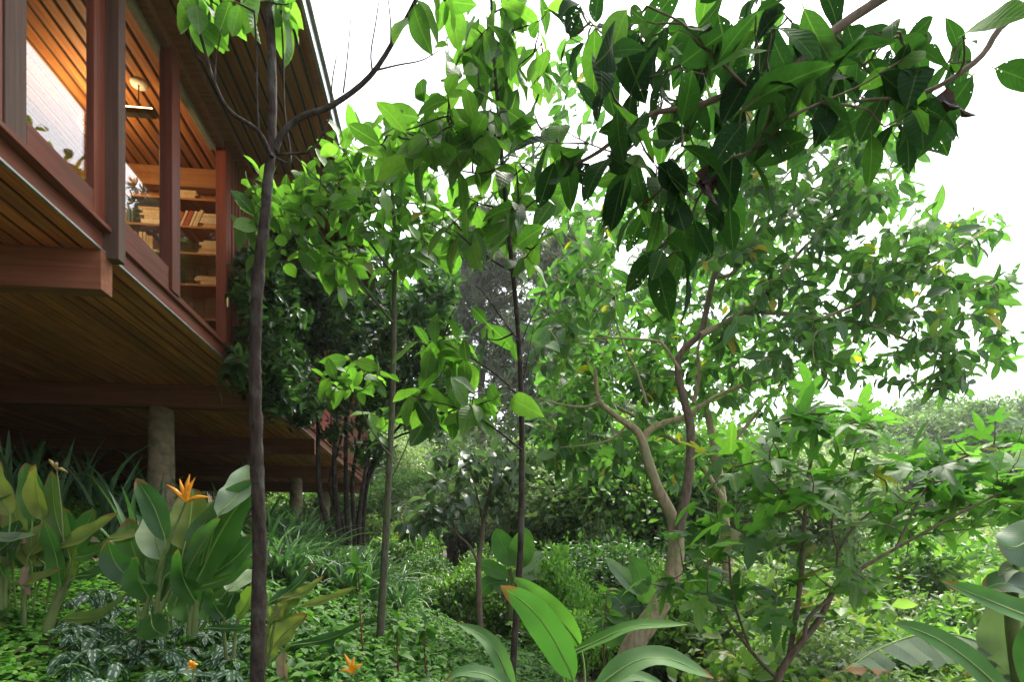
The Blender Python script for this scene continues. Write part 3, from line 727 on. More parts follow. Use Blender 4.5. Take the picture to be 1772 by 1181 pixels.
# leaning tree with pale branching trunk
bb = gpt(1085, 1160)
bb = P(1085, 1150, 7.2)
t5 = Tree('leaning_tree', 'spreading broadleaf tree with leaning pale trunk and yellowing leaves', bb, bark_tan)
t5.limb(T((1060, 1240), (1080, 1165), (1100, 1110), (1135, 1060), (1160, 1010), (1170, 950), (1168, 900), Y=7.2), .165, .09, 'trunk', 16, .04)
t5.limb(T((1170, 960), (1164, 900), (1140, 850), (1122, 800), (1112, 765), (1100, 745), (1086, 735), (1055, 712), (1035, 690), (1030, 640), Y=7.3), .085, .022)
t5.limb(T((1112, 765), (1125, 745), (1150, 732), (1185, 722), (1235, 690), (1290, 665), (1345, 650), Y=7.4), .05, .015)
t5.limb(T((1172, 930), (1186, 860), (1194, 800), (1195, 740), (1183, 690), (1174, 650), (1178, 612), (1210, 580), (1222, 540), (1235, 480), (1260, 420), (1290, 340), (1310, 240), (1330, 140), Y=7.0), .064, .018, mat=bark_brown)
t5.limb(T((1212, 580), (1250, 562), (1290, 540), (1350, 542), (1420, 552), (1500, 560), (1570, 590), (1640, 620), Y=6.8), .04, .012)
t5.limb(T((1290, 540), (1340, 490), (1390, 430), (1450, 380), (1520, 330), Y=6.7), .03, .01)
t5.limb(T((1238, 480), (1270, 470), (1300, 400), (1340, 330), (1400, 260), Y=7.2), .028, .01)
t5.limb(T((1176, 640), (1150, 600), (1130, 590), (1050, 585), (980, 590), Y=6.8), .02, .008)
t5.limb(T((1200, 700), (1210, 650), (1208, 600), (1230, 560), Y=7.5), .03, .015)
t5.limb(T((1040, 695), (1010, 705), (970, 700), (930, 690), Y=7.3), .02, .008)
t5.limb(T((1086, 735), (1060, 760), (1020, 770), (970, 775), Y=7.6), .018, .006)
t5.limb(T((1120, 700), (1100, 640), (1080, 600), (1060, 540), Y=7.2), .02, .008)
t5.limb(T((1420, 552), (1500, 520), (1600, 470), (1700, 400), Y=6.6), .02, .008)
t5.grow(tips([(1000, 500, 75, 80, 45), (1100, 450, 90, 80, 50), (1250, 340, 110, 110, 73), (1380, 260, 120, 110, 67), (1500, 390, 120, 90, 76), (1620, 440, 90, 70, 48), (1670, 550, 75, 70, 42), (1450, 510, 120, 80, 62), (1310, 470, 110, 80, 62), (1600, 620, 85, 60, 34), (1060, 630, 110, 70, 64, 7.8, 9.2), (1210, 650, 110, 50, 56, 7.8, 9.2), (975, 690, 60, 70, 36, 7.8, 9.2), (1120, 790, 90, 40, 31, 7.8, 9.2), (990, 130, 40, 90, 20), (1330, 130, 140, 80, 50), (1510, 240, 80, 70, 34), (1010, 780, 70, 50, 28, 7.8, 9.2), (1700, 390, 45, 30, 11), (1340, 590, 120, 60, 48), (1430, 620, 80, 50, 22), (1660, 660, 40, 30, 8), (1160, 560, 80, 50, 31, 7.8, 9.2), (1090, 350, 60, 60, 17), (960, 590, 50, 60, 22), (1250, 210, 80, 80, 34), (1420, 190, 90, 70, 34), (1180, 400, 70, 60, 28), (1480, 310, 80, 50, 25), (1350, 370, 90, 60, 36), (1560, 500, 80, 60, 31), (1010, 400, 50, 60, 17), (1720, 470, 40, 50, 13), (1740, 590, 30, 40, 8)], 6.0, 8.6), (4, 6), .195, .28, .6, .2, .004)
big_t = [leaf_tpl(6, .215, .25, c_, .9, .75, .1, .1, i + 20) for i, c_ in enumerate((.15, .3, .45))]
t5.leaves(M_big, big_t, leaf_tpl(4, .215, .25, .3, .9, .75, .08, .08, 3))

# a tree of the same kind behind it
t9 = Tree('broadleaf_tree', 'broadleaf tree of smaller look whose crown fills the space behind the leaning trunk', P(1262, 1040, 11.5), bark_tan)
t9.limb(T((1262, 1060), (1258, 960), (1250, 880), (1240, 800), (1225, 720), (1200, 640), (1180, 560), Y=11.5), .13, .04, 'trunk', 9, .03)
t9.limb(T((1248, 860), (1200, 790), (1130, 740), (1060, 700), (990, 660), Y=11.2), .06, .015)
t9.limb(T((1240, 800), (1290, 740), (1340, 680), (1400, 630), Y=11.5), .05, .015)
t9.limb(T((1225, 720), (1150, 640), (1090, 580), (1030, 520), Y=11.8), .05, .015)
t9.limb(T((1210, 660), (1250, 580), (1300, 500), (1340, 430), Y=11.6), .05, .015)
t9.grow(tips([(1000, 620, 80, 90, 40), (1090, 560, 90, 90, 46), (1200, 520, 90, 90, 46), (1300, 520, 90, 100, 46), (1400, 600, 90, 80, 36), (1080, 700, 110, 60, 46), (1000, 760, 80, 60, 34), (1200, 700, 110, 60, 40), (1300, 660, 90, 60, 30), (1050, 470, 80, 60, 26), (1140, 800, 100, 40, 26), (1250, 420, 90, 60, 24), (960, 700, 50, 70, 20)], 10.4, 13.), (5, 8), .235, .25, .6, .22, .005)
t9.leaves(M_big, big_t, leaf_tpl(3, .215, .25, .3, .9, .75, 0, .08, 3), 200)

# lobed-leaf shrub tree
t6 = Tree('lobed_leaf_tree', 'multi-stemmed small tree with large deeply lobed leaves on thin stems', P(1345, 1190, 4.6), bark_brown)
t6.limb(T((1335, 1230), (1350, 1165), (1385, 1115), (1420, 1070), (1445, 1015), Y=4.6), .034, .022, 'trunk', 10, .04)
t6.limb(T((1365, 1140), (1378, 1060), (1388, 980), (1392, 900), (1398, 830), (1410, 770), (1420, 720), Y=4.7), .024, .008)
t6.limb(T((1390, 1110), (1400, 1070), (1440, 1030), (1450, 1000), (1450, 960), (1480, 910), (1530, 870), Y=4.5), .018, .007)
t6.limb(T((1442, 1020), (1490, 985), (1550, 950), (1640, 900), (1720, 860), (1790, 830), Y=4.3), .016, .006)
t6.limb(T((1350, 1180), (1310, 1140), (1270, 1090), (1230, 1040), (1170, 1010), Y=4.8), .018, .006)
t6.limb(T((1300, 1130), (1270, 1040), (1262, 960), (1270, 900), (1300, 840), Y=5.0), .012, .005)
t6.limb(T((1392, 900), (1350, 850), (1310, 810), (1280, 790), Y=4.6), .010, .004)
t6.limb(T((1450, 960), (1440, 900), (1470, 820), (1490, 740), Y=4.7), .010, .004)
t6.limb(T((1550, 950), (1600, 850), (1650, 800), (1720, 770), Y=4.2), .010, .004)
t6.grow(tips([(1290, 810, 70, 50, 12), (1400, 760, 90, 50, 13), (1255, 900, 65, 60, 8), (1350, 890, 80, 60, 13), (1205, 960, 50, 60, 6), (1470, 850, 90, 60, 14), (1580, 840, 90, 60, 15), (1700, 800, 80, 60, 15), (1650, 890, 80, 50, 9), (1480, 715, 70, 35, 9), (1240, 1010, 80, 45, 10), (1160, 1010, 50, 40, 4), (1400, 990, 80, 45, 7), (1530, 985, 60, 30, 4), (1290, 1060, 60, 30, 5), (1370, 690, 60, 40, 7), (1745, 860, 40, 40, 8), (1740, 760, 40, 50, 9), (1620, 770, 60, 40, 8), (1560, 900, 70, 40, 7), (1240, 770, 30, 30, 3)], 4.0, 5.3), (2, 4), .165, .25, .2, .2, .004, 1.4)
lob_t = [lobed_tpl(i, c_) for i, c_ in enumerate((.1, .25, .4))]
t6.leaves([M_lobed, M_lobed, M_lobed, M_young], lob_t + lob_t[:1], lob_t[0])

# grey-leaved small tree on the slope
t7 = Tree('grey_leaved_tree', 'small forked tree with grey-green shiny leaves on the slope', P(831, 1068, 7.0), bark_brown)
t7.limb(T((831, 1090), (829, 1040), (828, 980), (832, 945), (838, 900), (845, 860), (858, 820), (868, 790), Y=7.0), .042, .013, 'trunk', 9, .03)
t7.limb(T((828, 975), (812, 945), (790, 925), (770, 905), (750, 890), Y=6.9), .018, .006)
t7.limb(T((836, 905), (826, 860), (816, 815), (810, 780), Y=7.0), .016, .006)
t7.limb(T((834, 935), (850, 915), (870, 895), (885, 870), Y=7.1), .010, .005)
t7.limb(T((790, 925), (775, 880), (745, 860), (715, 870), Y=6.9), .010, .004)
t7.grow(tips([(830, 810, 80, 40, 26), (765, 865, 60, 40, 16), (890, 800, 45, 45, 12), (712, 880, 40, 35, 10), (850, 850, 50, 30, 8), (790, 780, 40, 25, 8), (735, 905, 40, 20, 5)], 6.5, 7.5), (4, 7), .17, .2, .7, .12, .004)
g_t = [leaf_tpl(6, .24, .3, c_, .85, .7, .2, .1, i + 40) for i, c_ in enumerate((.15, .3, .4))]
t7.leaves(M_grey, g_t, g_t[0])

# dark many-stemmed tree against the house
t8 = Tree('dark_evergreen_tree', 'dense dark many-stemmed evergreen tree growing against the house', P(605, 940, 10.0), bark_dark)
for i, pl in enumerate([((580, 945), (565, 900), (553, 850), (550, 780), (548, 720), (520, 650), (470, 590)), ((590, 945), (582, 880), (578, 800), (580, 720), (560, 620), (540, 500)),
                        ((605, 945), (600, 880), (598, 800), (600, 700), (610, 600), (620, 480)), ((615, 945), (612, 890), (610, 830), (625, 740), (650, 640), (690, 540)),
                        ((622, 945), (622, 890), (630, 830), (640, 780), (670, 700), (730, 620)), ((628, 945), (630, 890), (636, 840), (660, 780), (700, 730), (770, 680)),
                        ((597, 945), (590, 900), (570, 840), (590, 760), (640, 560), (650, 460)), ((610, 945), (625, 870), (645, 800), (680, 760), (740, 740))]):
    t8.limb(T(*pl, Y=10 + (i % 4 - 1.5) * .3), .06 - .004 * i, .016, 'stem', 8, .05)
t8.grow(tips([(455, 520, 50, 80, 60, 6.9, 8.0), (540, 500, 75, 80, 90, 8.6, 10.2), (620, 520, 90, 90, 94), (700, 560, 80, 90, 81), (750, 500, 50, 60, 45), (780, 620, 45, 60, 45), (560, 620, 90, 60, 62), (660, 660, 100, 50, 62), (475, 640, 50, 60, 56, 7.2, 8.4), (740, 700, 60, 40, 35), (500, 440, 50, 40, 35, 8, 8.9), (600, 430, 80, 40, 40), (435, 470, 25, 50, 16, 6.6, 7.4), (425, 610, 28, 40, 18, 6.4, 7.3), (512, 690, 45, 40, 30, 8.2, 9.2), (610, 740, 60, 40, 16), (650, 790, 40, 20, 10)], 9.0, 11.4), (20, 27), .15, .25, .3, .34, .005)
d_t = [leaf_tpl(4, .21, .25, c_, .85, .8, .08, .08, i + 60) for i, c_ in enumerate((.15, .3))]
t8.leaves(M_dark, d_t, small_tpl(.22))

# ------------------------------------------------------------------ shrubs and background trees (shared meshes)
def lump_cloud(n, rx, ry, rz, lobes, size, seed, tpl, shell=.3, svar=.4, flat=1.):
    g = np.random.default_rng(seed)
    c = g.normal(size=(lobes, 3)); c /= np.linalg.norm(c, axis=1)[:, None]; c[:, 2] = np.abs(c[:, 2]) * 1.0 - .25
    c = c * g.uniform(.3, .88, (lobes, 1)); lr = g.uniform(.16, .46, lobes)
    i = g.integers(0, lobes, n)
    d = g.normal(size=(n, 3)); d /= np.linalg.norm(d, axis=1)[:, None]
    rad = lr[i] * (g.uniform(shell, 1.05, n) + np.where(g.random(n) < .12, g.uniform(0, .45, n), 0))
    p = (c[i] + d * rad[:, None]) * np.array([rx, ry, rz]) + np.array([0, 0, rz * .62])
    p[:, 2] = np.maximum(p[:, 2], .02)
    D = d * .7 + g.normal(size=(n, 3)) * .6 - UP * .25
    N_ = d * .8 + UP * .5 * flat + g.normal(size=(n, 3)) * .4
    return scatter(tpl, p, D, N_, size * (1 + svar * g.normal(size=n)).clip(.4, 1.8)), c * np.array([rx, ry, rz]) + np.array([0, 0, rz * .62])
class Kind:
    def __init__(s, crown, mat, stems, bark, crownname='crown', stemname='trunk'):
        s.c = crown; s.c.materials.append(mat); s.s = stems; s.s.materials.append(bark); s.cn = crownname; s.sn = stemname
    def put(s, name, label, cat, loc, scale, rz, group):
        r = thing(name, label, cat, loc, group); r.rotation_euler = (0, 0, rz); r.scale = scale
        o = tag(obj(s.cn, s.c, None, r), kind='stuff'); obj(s.sn, s.s, None, r)
        return r
def stems_to(cs, seed, r=.03, n=6, base=.1):
    g = random.Random(seed); a_ = Acc()
    for k in range(min(n, len(cs))):
        e = cs[k]; b0 = np.array([g.uniform(-base, base), g.uniform(-base, base), -.3])
        m_ = b0 * .5 + e * .5 + np.array([g.uniform(-.1, .1), g.uniform(-.1, .1), -.05])
        p, rr_ = smooth_path([b0, m_, e], [r, r * .7, r * .3], 4); a_.add(*tube(p, rr_, 6))
    return a_.build('stems')
kinds = []
for k, (n_, rx, ry, rz, lb, sz, mi, wr_) in enumerate([(9000, 1, 1, .95, 26, .085, 0, .24), (12000, 1, 1, 1., 30, .06, 1, .27), (9000, 1.05, 1, .85, 24, .075, 2, .26), (10000, 1, 1, .9, 26, .06, 3, .22), (8000, .8, .8, 1.2, 30, .06, 4, .3), (5000, 1, 1, .9, 22, .13, 0, .24), (5000, 1, 1, .8, 22, .12, 2, .3)]):
    W, cs = lump_cloud(n_, rx, ry, rz, lb, sz, 100 + k, small_tpl(wr_))
    kinds.append(Kind(mesh('shrub_crown', *W), M_bush[mi], stems_to(cs, k), bark_brown, 'crown', 'stems'))
SH_L = [('leafy_shrub', 'mid-green leafy shrub'), ('dark_shrub', 'rounded dark glossy shrub'), ('pale_shrub', 'pale yellow-green shrub'),
        ('grey_shrub', 'dull grey-green fine-leaved shrub'), ('feathery_shrub', 'bright feathery fine-leaved shrub'), ('coarse_shrub', 'coarse-leaved green shrub'), ('coarse_pale_shrub', 'coarse-leaved pale green shrub')]
def where(px, Y):
    if px < 430: return 'in the shade behind the house'
    if px < 725: return 'beyond the far end of the house'
    if px < 925: return 'behind the grey-leaved tree'
    if px < 1180: return 'behind the leaning trunk' if Y > 9 else 'in front of the leaning trunk'
    if px < 1480: return 'far behind the lobed-leaf tree' if Y > 13 else 'below the lobed-leaf tree'
    return 'far beyond the tall banana' if Y > 13 else 'near the tall banana'
def shrub(k, px, Y, h, wd=None, zoff=0.):
    x_ = (px - CX) / F * Y; z_ = float(ground(x_, Y)) - .05 + zoff
    wd = wd or h * .95
    kinds[k].put(SH_L[k][0], SH_L[k][1] + ' ' + where(px, Y), 'shrub', (x_, Y, z_), (wd / 1.9, wd / 1.9, h / 1.75), random.uniform(0, 6), SH_L[k][0].replace('_', ' ') + 's ' + where(px, Y))
shrub(1, 1075, 12, 3.3, 3.3); shrub(1, 1020, 13.5, 3.0); shrub(1, 1150, 11.5, 2.2, 2.2); shrub(4, 965, 9.5, 2.3, 1.5); shrub(4, 990, 8.2, 1.3, 1.1)
shrub(3, 940, 16, 3.4); shrub(3, 1060, 17, 4.8); shrub(2, 980, 15, 3.6); shrub(2, 1200, 13, 4.0); shrub(0, 790, 11, 1.6); shrub(1, 740, 12.5, 1.5); shrub(0, 700, 15, 2.0); shrub(2, 660, 19, 2.6); shrub(0, 870, 12, 1.8)
rs = random.Random(11)
for k_, px_, Y_, h_, w_ in [(2, 1000, 11, 2.6, 1.7), (3, 1045, 14.5, 4.4, 2.6), (2, 1110, 13, 3.8, 2.2), (4, 1150, 10.2, 2.4, 1.3), (3, 925, 12.5, 2.6, 1.8), (0, 1190, 11, 3.0, 2.0), (2, 900, 15, 3.2, 2.2), (4, 1025, 10, 1.7, 1.1), (3, 1250, 14, 4.2, 2.6), (5, 950, 11.5, 1.9, 1.6), (2, 1330, 12, 3.4, 2.4), (0, 840, 14, 2.4, 1.8)]:
    shrub(k_, px_, Y_, h_, w_)
for i in range(120):                          # thicket down the valley
    Y = 5.6 + 22 * (i / 120) ** 1.25
    px = rs.uniform(930, 1850)
    x_ = (px - CX) / F * Y
    if Y < 10 and px < 1270: continue
    h = min(4.6, .75 + .19 * Y) * rs.uniform(.65, 1.25)
    shrub(rs.choice((0, 2, 5, 6, 2, 3, 6) if px > 1250 else (0, 1, 3, 5)), px, Y, h, h * 1.15)
for i in range(16):                           # beyond the house end and left of it
    shrub(rs.choice((0, 2, 3, 1)), rs.uniform(430, 720), rs.uniform(23, 30), rs.uniform(2.2, 3.4))
for i in range(14):
    shrub(rs.choice((1, 0)), rs.uniform(-60, 400), rs.uniform(21.5, 27), rs.uniform(2.4, 3.6), 3.6)

# far trees
far = []
for k in range(3):
    W, cs = lump_cloud(30000, 3.2, 3.2, 3.0, 60, .15, 300 + k, small_tpl(.27), .3)
    V = W[0] + np.array([0, 0, 2.4]); cs = cs + np.array([0, 0, 2.4])
    far.append(Kind(mesh('far_crown', V, W[1], W[2]), [M_far, M_bush[3], M_bush[0]][k], stems_to(cs, 50 + k, .16, 7, .05), bark_brown))
FL = [('broadleaf_tree', 'pale hazy tall broadleaf tree'), ('broadleaf_tree', 'grey-green fine-leaved background tree'), ('broadleaf_tree', 'dense green background tree')]
def fartree(k, px, Y, h):
    x_ = (px - CX) / F * Y
    far[k].put(FL[k][0], FL[k][1] + ' ' + where(px, Y), 'tree', (x_, Y, float(ground(x_, Y)) - .1), (h / 7.0 * rs.uniform(.85, 1.2), h / 7.0 * rs.uniform(.85, 1.2), h / 7.0), rs.uniform(0, 6), ['hazy far trees ', 'grey-green background trees ', 'dense green background trees '][k] + where(px, Y))
for px, Y, h, k in [(1010, 24, 7.5, 2), (1130, 22, 7, 2), (1260, 22, 7.5, 2), (1200, 30, 9, 1), (1330, 26, 8.4, 1), (1420, 34, 8.5, 1), (1530, 40, 9.5, 0), (1650, 46, 12, 0), (1760, 50, 12.5, 0), (1480, 52, 13, 0), (930, 28, 8.5, 1),
                    (905, 36, 9, 0), (790, 30, 6.5, 1), (760, 22, 4.2, 1), (720, 24, 4.6, 2), (830, 25, 5, 1), (600, 42, 9, 0), (680, 48, 10, 0), (740, 52, 12, 0), (830, 50, 11, 0), (1000, 18, 6.4, 1), (1100, 16.5, 7, 2), (1330, 17, 6.6, 1), (1240, 19, 7.6, 2), (740, 40, 10, 0), (690, 34, 7, 1), (640, 30, 6, 1), (1060, 38, 12, 0), (990, 24, 10, 1), (1850, 40, 9, 1), (1600, 58, 14, 0), (1720, 30, 6, 1), (560, 34, 6, 1), (480, 36, 6, 1)]:
    fartree(k, px, Y, h)
# pine
def pine_crown(seed):
    g = np.random.default_rng(seed); a_ = Acc(); b_ = Acc()
    p, r_ = smooth_path([(0, 0, -.5), (.15, 0, 6), (-.1, .1, 13), (.1, 0, 19)], [.3, .24, .14, .04], 4); b_.add(*tube(p, r_, 9, .03, 1))
    tp_ = small_tpl(.07, .1, .05)
    for k in range(46):
        z_ = 8 + 11 * (k / 46) ** .9; az = k * 2.4; ln_ = (3.4 * (1 - ((z_ - 8) / 12) ** 1.6) + .5) * g.uniform(.7, 1.15)
        d = np.array([math.cos(az), math.sin(az), .25])
        q0 = np.array([0, 0, z_]); q1 = q0 + d * ln_ * .5 - UP * .1; q2 = q0 + d * ln_ + UP * .35
        p, r_ = smooth_path([q0, q1, q2], [.05, .03, .012], 3); b_.add(*tube(p, r_, 5))
        for m_ in range(24):
            f = g.uniform(.3, 1.03); c_ = q0 + (q2 - q0) * f + g.normal(size=3) * np.array([.5, .5, .35])
            n_ = 34
            dd = g.normal(size=(n_, 3)) + d * .5 + UP * .3
            a_.add(*scatter(tp_, np.tile(c_, (n_, 1)), dd, g.normal(size=(n_, 3)), g.uniform(.3, .55, n_)))
    return a_, b_
pa, pb = pine_crown(5)
pine_k = Kind(pa.build('pine_crown'), M_pine, pb.build('pine_trunk'), bark_brown)
for px, Y, s_, lab in [(835, 27, .92, 'grey-green pine with open needle tufts between the saplings'), (985, 24, .82, 'open pine rising behind the leaning tree crown'), (660, 38, .8, 'pine with bare straight trunk beyond the house end'), (1660, 62, .62, 'small far pine on the skyline above the lobed leaves')]:
    x_ = (px - CX) / F * Y
    pine_k.put('pine_tree', lab, 'tree', (x_, Y, float(ground(x_, Y))), (s_, s_, s_), px * .1, 'background pines')

# ------------------------------------------------------------------ paddle-leaved plants (heliconia, banana), traced leaf by leaf
def blade(pts, width, a=.8, b=.7, nrm=(0, -.8, .6), fold=.3, wav=.1, n=12, seed=0, split=0):
    p, _ = smooth_path([tuple(v) for v in pts], [1] * len(pts), 8)
    L = np.concatenate([[0], np.cumsum(np.linalg.norm(np.diff(p, axis=0), axis=1))]); t = np.linspace(0, L[-1], n + 1)
    p = np.stack([np.interp(t, L, p[:, k]) for k in range(3)], 1); t = t / L[-1]
    Tn = np.gradient(p, axis=0); Tn /= np.linalg.norm(Tn, axis=1)[:, None]
    nr = np.array(nrm, float); g = random.Random(seed); ph = g.random() * 6
    w_ = width / 2 * np.maximum(np.sin(math.pi * np.clip(t, 0, 1) ** a), 0) ** b; w_[0] = .006; w_[-1] = .003
    V = []; U = []
    for i in range(n + 1):
        X = np.cross(Tn[i], nr); X /= np.linalg.norm(X) + 1e-9; Z = np.cross(X, Tn[i])
        for k, u in enumerate((-1, -.55, 0, .55, 1)):
            wl = wav * w_[i] * math.sin(ph + t[i] * 14 + (u > 0) * 2) * abs(u)
            V.append(p[i] + X * w_[i] * u + Z * (fold * abs(u) ** 1.4 * w_[i] + wl)); U.append((.5 + u / 2, t[i]))
    Fq = [(i * 5 + k, i * 5 + k + 1, i * 5 + k + 6, i * 5 + k + 5) for i in range(n) for k in range(4)]
    return np.array(V), np.array(Fq), np.array(U), p
class Paddle:
    def __init__(s, name, label, base, cat='plant', group=None):
        s.base = Vector(base); s.root = thing(name, label, cat, s.base, group); s.k = 0
    def stem(s, pts, r0, r1, mat=None):
        p, r = smooth_path([tuple(v) for v in pts], np.linspace(r0, r1, len(pts)), 5)
        V, Fq, U = tube(p, r, 8, .02, s.k); s.k += 1
        return obj('stem', mesh('stem', V - np.array(s.base), Fq, U), mat or stem_green, s.root)
    def leaf(s, pts, width, mat, stalk=None, nrm=(0, -.8, .6), fold=.3, wav=.1, a=.8, b=.6, rib=.004, n=14):
        s.k += 1
        V, Fq, U, p = blade(pts, width, a, b, nrm, fold, wav, n, s.k)
        o = obj('leaf', mesh('leaf', V - np.array(s.base), Fq, U), mat, s.root)
        q_ = np.vstack([np.array([tuple(v) for v in stalk]), p[::3]]) if stalk else p[::3]
        pp, r = smooth_path(q_, np.linspace(rib * 1.6, rib * .3, len(q_)), 3)
        V, Fq, U = tube(pp, r, 6); obj('midrib', mesh('midrib', V - np.array(s.base), Fq, U), rib_green, o)
        return o
    def ragged(s, pts, width, mat, strips=13, droop=1.0, rib=.007):
        s.k += 1; g = random.Random(s.k)
        p, _ = smooth_path([tuple(v) for v in pts], [1] * len(pts), 16)
        n = len(p); Tn = np.gradient(p, axis=0); Tn /= np.linalg.norm(Tn, axis=1)[:, None]
        a_ = Acc()
        for side in (-1, 1):
            for k in range(strips):
                f0, f1 = k / strips, (k + g.uniform(.86, 1.0)) / strips
                rows = []
                dr = droop * g.uniform(.55, 1.2); lw = width / 2 * (math.sin(math.pi * min(1, (f0 + .5 / strips)) ** .75) ** .5) * g.uniform(.8, 1.1); sk = g.uniform(-.15, .25)
                V = []; U = []
                for f in (f0, (f0 + f1) / 2, f1):
                    x = min(f, .999) * (n - 1); i = int(x); c = p[i] * (1 - x + i) + p[min(i + 1, n - 1)] * (x - i)
                    X = np.cross(Tn[i], UP); X /= np.linalg.norm(X) + 1e-9
                    for j in range(5):
                        t = j / 4; an = dr * t * 1.1
                        V.append(c + X * side * lw * math.sin(an + .25) / (dr + .4) * t * 1.6 - UP * lw * (t ** 1.6) * min(dr, 1.1) * .85 + Tn[i] * lw * t * sk + UP * .012 * math.sin(f * 60 + t * 4) * t); U.append((.5 + side * t / 2, f))
                Fq = [(r_ * 5 + j, r_ * 5 + j + 1, (r_ + 1) * 5 + j + 1, (r_ + 1) * 5 + j) for r_ in range(2) for j in range(4)]
                a_.add(np.array(V), np.array(Fq), np.array(U))
        o = obj('leaf', a_.build('leaf', s.base), mat, s.root)
        V, Fq, U = tube(p, np.linspace(rib * 1.6, rib * .4, n), 6); obj('midrib', mesh('midrib', V - np.array(s.base), Fq, U), rib_green, o)
        return o
    def flower(s, pts, r, bracts, Y, mat=None):
        s.stem(pts, r, r * .7)
        c = np.array(pts[-1])
        for (tx, ty, wd) in bracts:
            e = np.array(P(tx, ty, Y - .02)); m_ = (c + e) / 2 + np.array([0, -.01, .012])
            p, r_ = smooth_path([c, m_, e], [.009 * wd, .013 * wd, .0012], 5)
            V, Fq, U = tube(p, r_, 7); obj('bract', mesh('bract', V - np.array(s.base), Fq, U), mat or M_bract, s.root)
def z3(zx, zy): return zx * .3735, 740 + zy * .3735
def hl_leaf(pl, Y, b0, t0, wpx, mat, bend=0., dY=0., root=None, **kw):
    x0, y0 = z3(*b0); x1, y1 = z3(*t0)
    mx, my = (x0 + x1) / 2 + bend * (y0 - y1), (y0 + y1) / 2 - bend * (x0 - x1) * .6
    st = None
    if root: rx_, ry_ = z3(*root); st = T((rx_, ry_, Y + .05), ((rx_ * .4 + x0 * .6), (ry_ * .4 + y0 * .6), Y + .02), Y=Y)
    pl.leaf(T((x0, y0, Y), (mx, my, Y + dY * .4), (x1, y1, Y + dY), Y=Y), wpx * .3735 / F * Y * 1.32, mat, st, **kw)
YA = 3.7
pa_ = Paddle('heliconia', 'yellowing heliconia clump with brown-edged leaves at the garden edge', P(*z3(150, 960), YA), 'plant', 'heliconia clumps')
for (rx_, ry_, tx, ty, r_) in [(200, 990, 300, 740, .035), (195, 985, 330, 690, .022), (110, 930, 130, 640, .018), (30, 910, 40, 560, .016), (15, 900, 20, 600, .018), (215, 985, 260, 760, .016)]:
    (x0, y0), (x1, y1) = z3(rx_, ry_), z3(tx, ty)
    pa_.stem(T((x0, y0 + 12), ((x0 + x1) / 2 - 3, (y0 + y1) / 2), (x1, y1), Y=YA), r_, r_ * .5)
for (b0, t0, w_, m_, bend, dY, root) in [((150, 440), (120, 165), 85, M_heli, .05, .1, (120, 700)), ((195, 430), (165, 172), 80, M_heliy, -.05, -.1, (130, 700)), ((325, 610), (240, 200), 75, M_heliy, -.06, .05, (290, 760)), ((280, 740), (200, 430), 65, M_heli, .05, -.1, (250, 800)),
        ((255, 560), (545, 400), 80, M_heliy, .08, -.1, (170, 760)), ((345, 610), (500, 545), 60, M_heli, .1, 0, (300, 740)), ((350, 695), (520, 640), 45, M_heli, .12, -.1, (300, 760)), ((290, 890), (590, 778), 55, M_heliy, .22, -.25, (230, 980)),
        ((130, 600), (250, 415), 95, M_heliy, .05, .15, (110, 760)), ((45, 410), (-10, 145), 95, M_heliy, -.1, 0, (30, 700)), ((60, 720), (285, 655), 50, M_heliy, .1, -.1, (30, 800)), ((-60, 500), (160, 500), 45, M_helip, .12, -.3, (-60, 800)),
        ((-30, 600), (90, 430), 90, M_heli, .1, .1, (0, 800)), ((-40, 905), (60, 835), 60, M_heli, .1, -.2, None), ((20, 700), (-30, 560), 90, M_heli, 0, -.1, (20, 850)), ((500, 520), (685, 463), 45, M_heliy, .1, .1, (350, 650)), ((40, 640), (110, 470), 90, M_heli, .05, -.15, (40, 800)), ((-60, 330), (60, 305), 36, M_heli, .1, 0, None), ((150, 650), (60, 480), 60, M_heliy, .05, .1, (130, 800)), ((210, 640), (120, 560), 70, M_heliy, .0, .2, (150, 820))]:
    hl_leaf(pa_, YA, b0, t0, w_, m_, bend, dY, root)
hl_leaf(pa_, YA, (130, 640), (140, 780), 34, M_dry, .05, -.05, None, wav=.4, fold=.8); hl_leaf(pa_, YA, (120, 540), (60, 545), 40, M_dry, .1, 0, None, wav=.5)
rh = random.Random(21)
for k in range(13):                           # fuller back of the clump
    bx_, by_ = rh.uniform(-40, 330), rh.uniform(560, 760)
    hl_leaf(pa_, YA + rh.uniform(.1, .35), (bx_, by_), (bx_ + rh.uniform(-110, 130), by_ - rh.uniform(170, 330)), rh.uniform(65, 110), rh.choice((M_heli, M_heli, M_heliy)), rh.uniform(-.1, .12), rh.uniform(-.1, .2), (bx_ * .6 + 50, 930))
x_, y_ = z3(262, 195)
pa_.flower(T(z3(300, 600), z3(280, 350), (x_, y_), Y=YA), .006, [(*z3(225, 148), .8), (*z3(318, 212), .8), (*z3(270, 165), .9)], YA, M_dryb)
YB_ = 3.45
pb_ = Paddle('heliconia', 'heliconia with broad green leaves and one orange flower', P(*z3(780, 950), YB_), 'plant', 'heliconia clumps')
for (rx_, ry_, tx, ty, r_) in [(650, 950, 690, 790, .018), (720, 900, 760, 600, .016), (700, 930, 830, 690, .016), (900, 930, 930, 740, .02), (880, 930, 900, 820, .02), (1050, 1060, 1040, 880, .012), (1080, 1060, 1110, 880, .012), (640, 900, 640, 770, .006)]:
    (x0, y0), (x1, y1) = z3(rx_, ry_), z3(tx, ty)
    pb_.stem(T((x0, y0 + 12), ((x0 + x1) / 2 - 2, (y0 + y1) / 2), (x1, y1), Y=YB_), r_, r_ * .6)
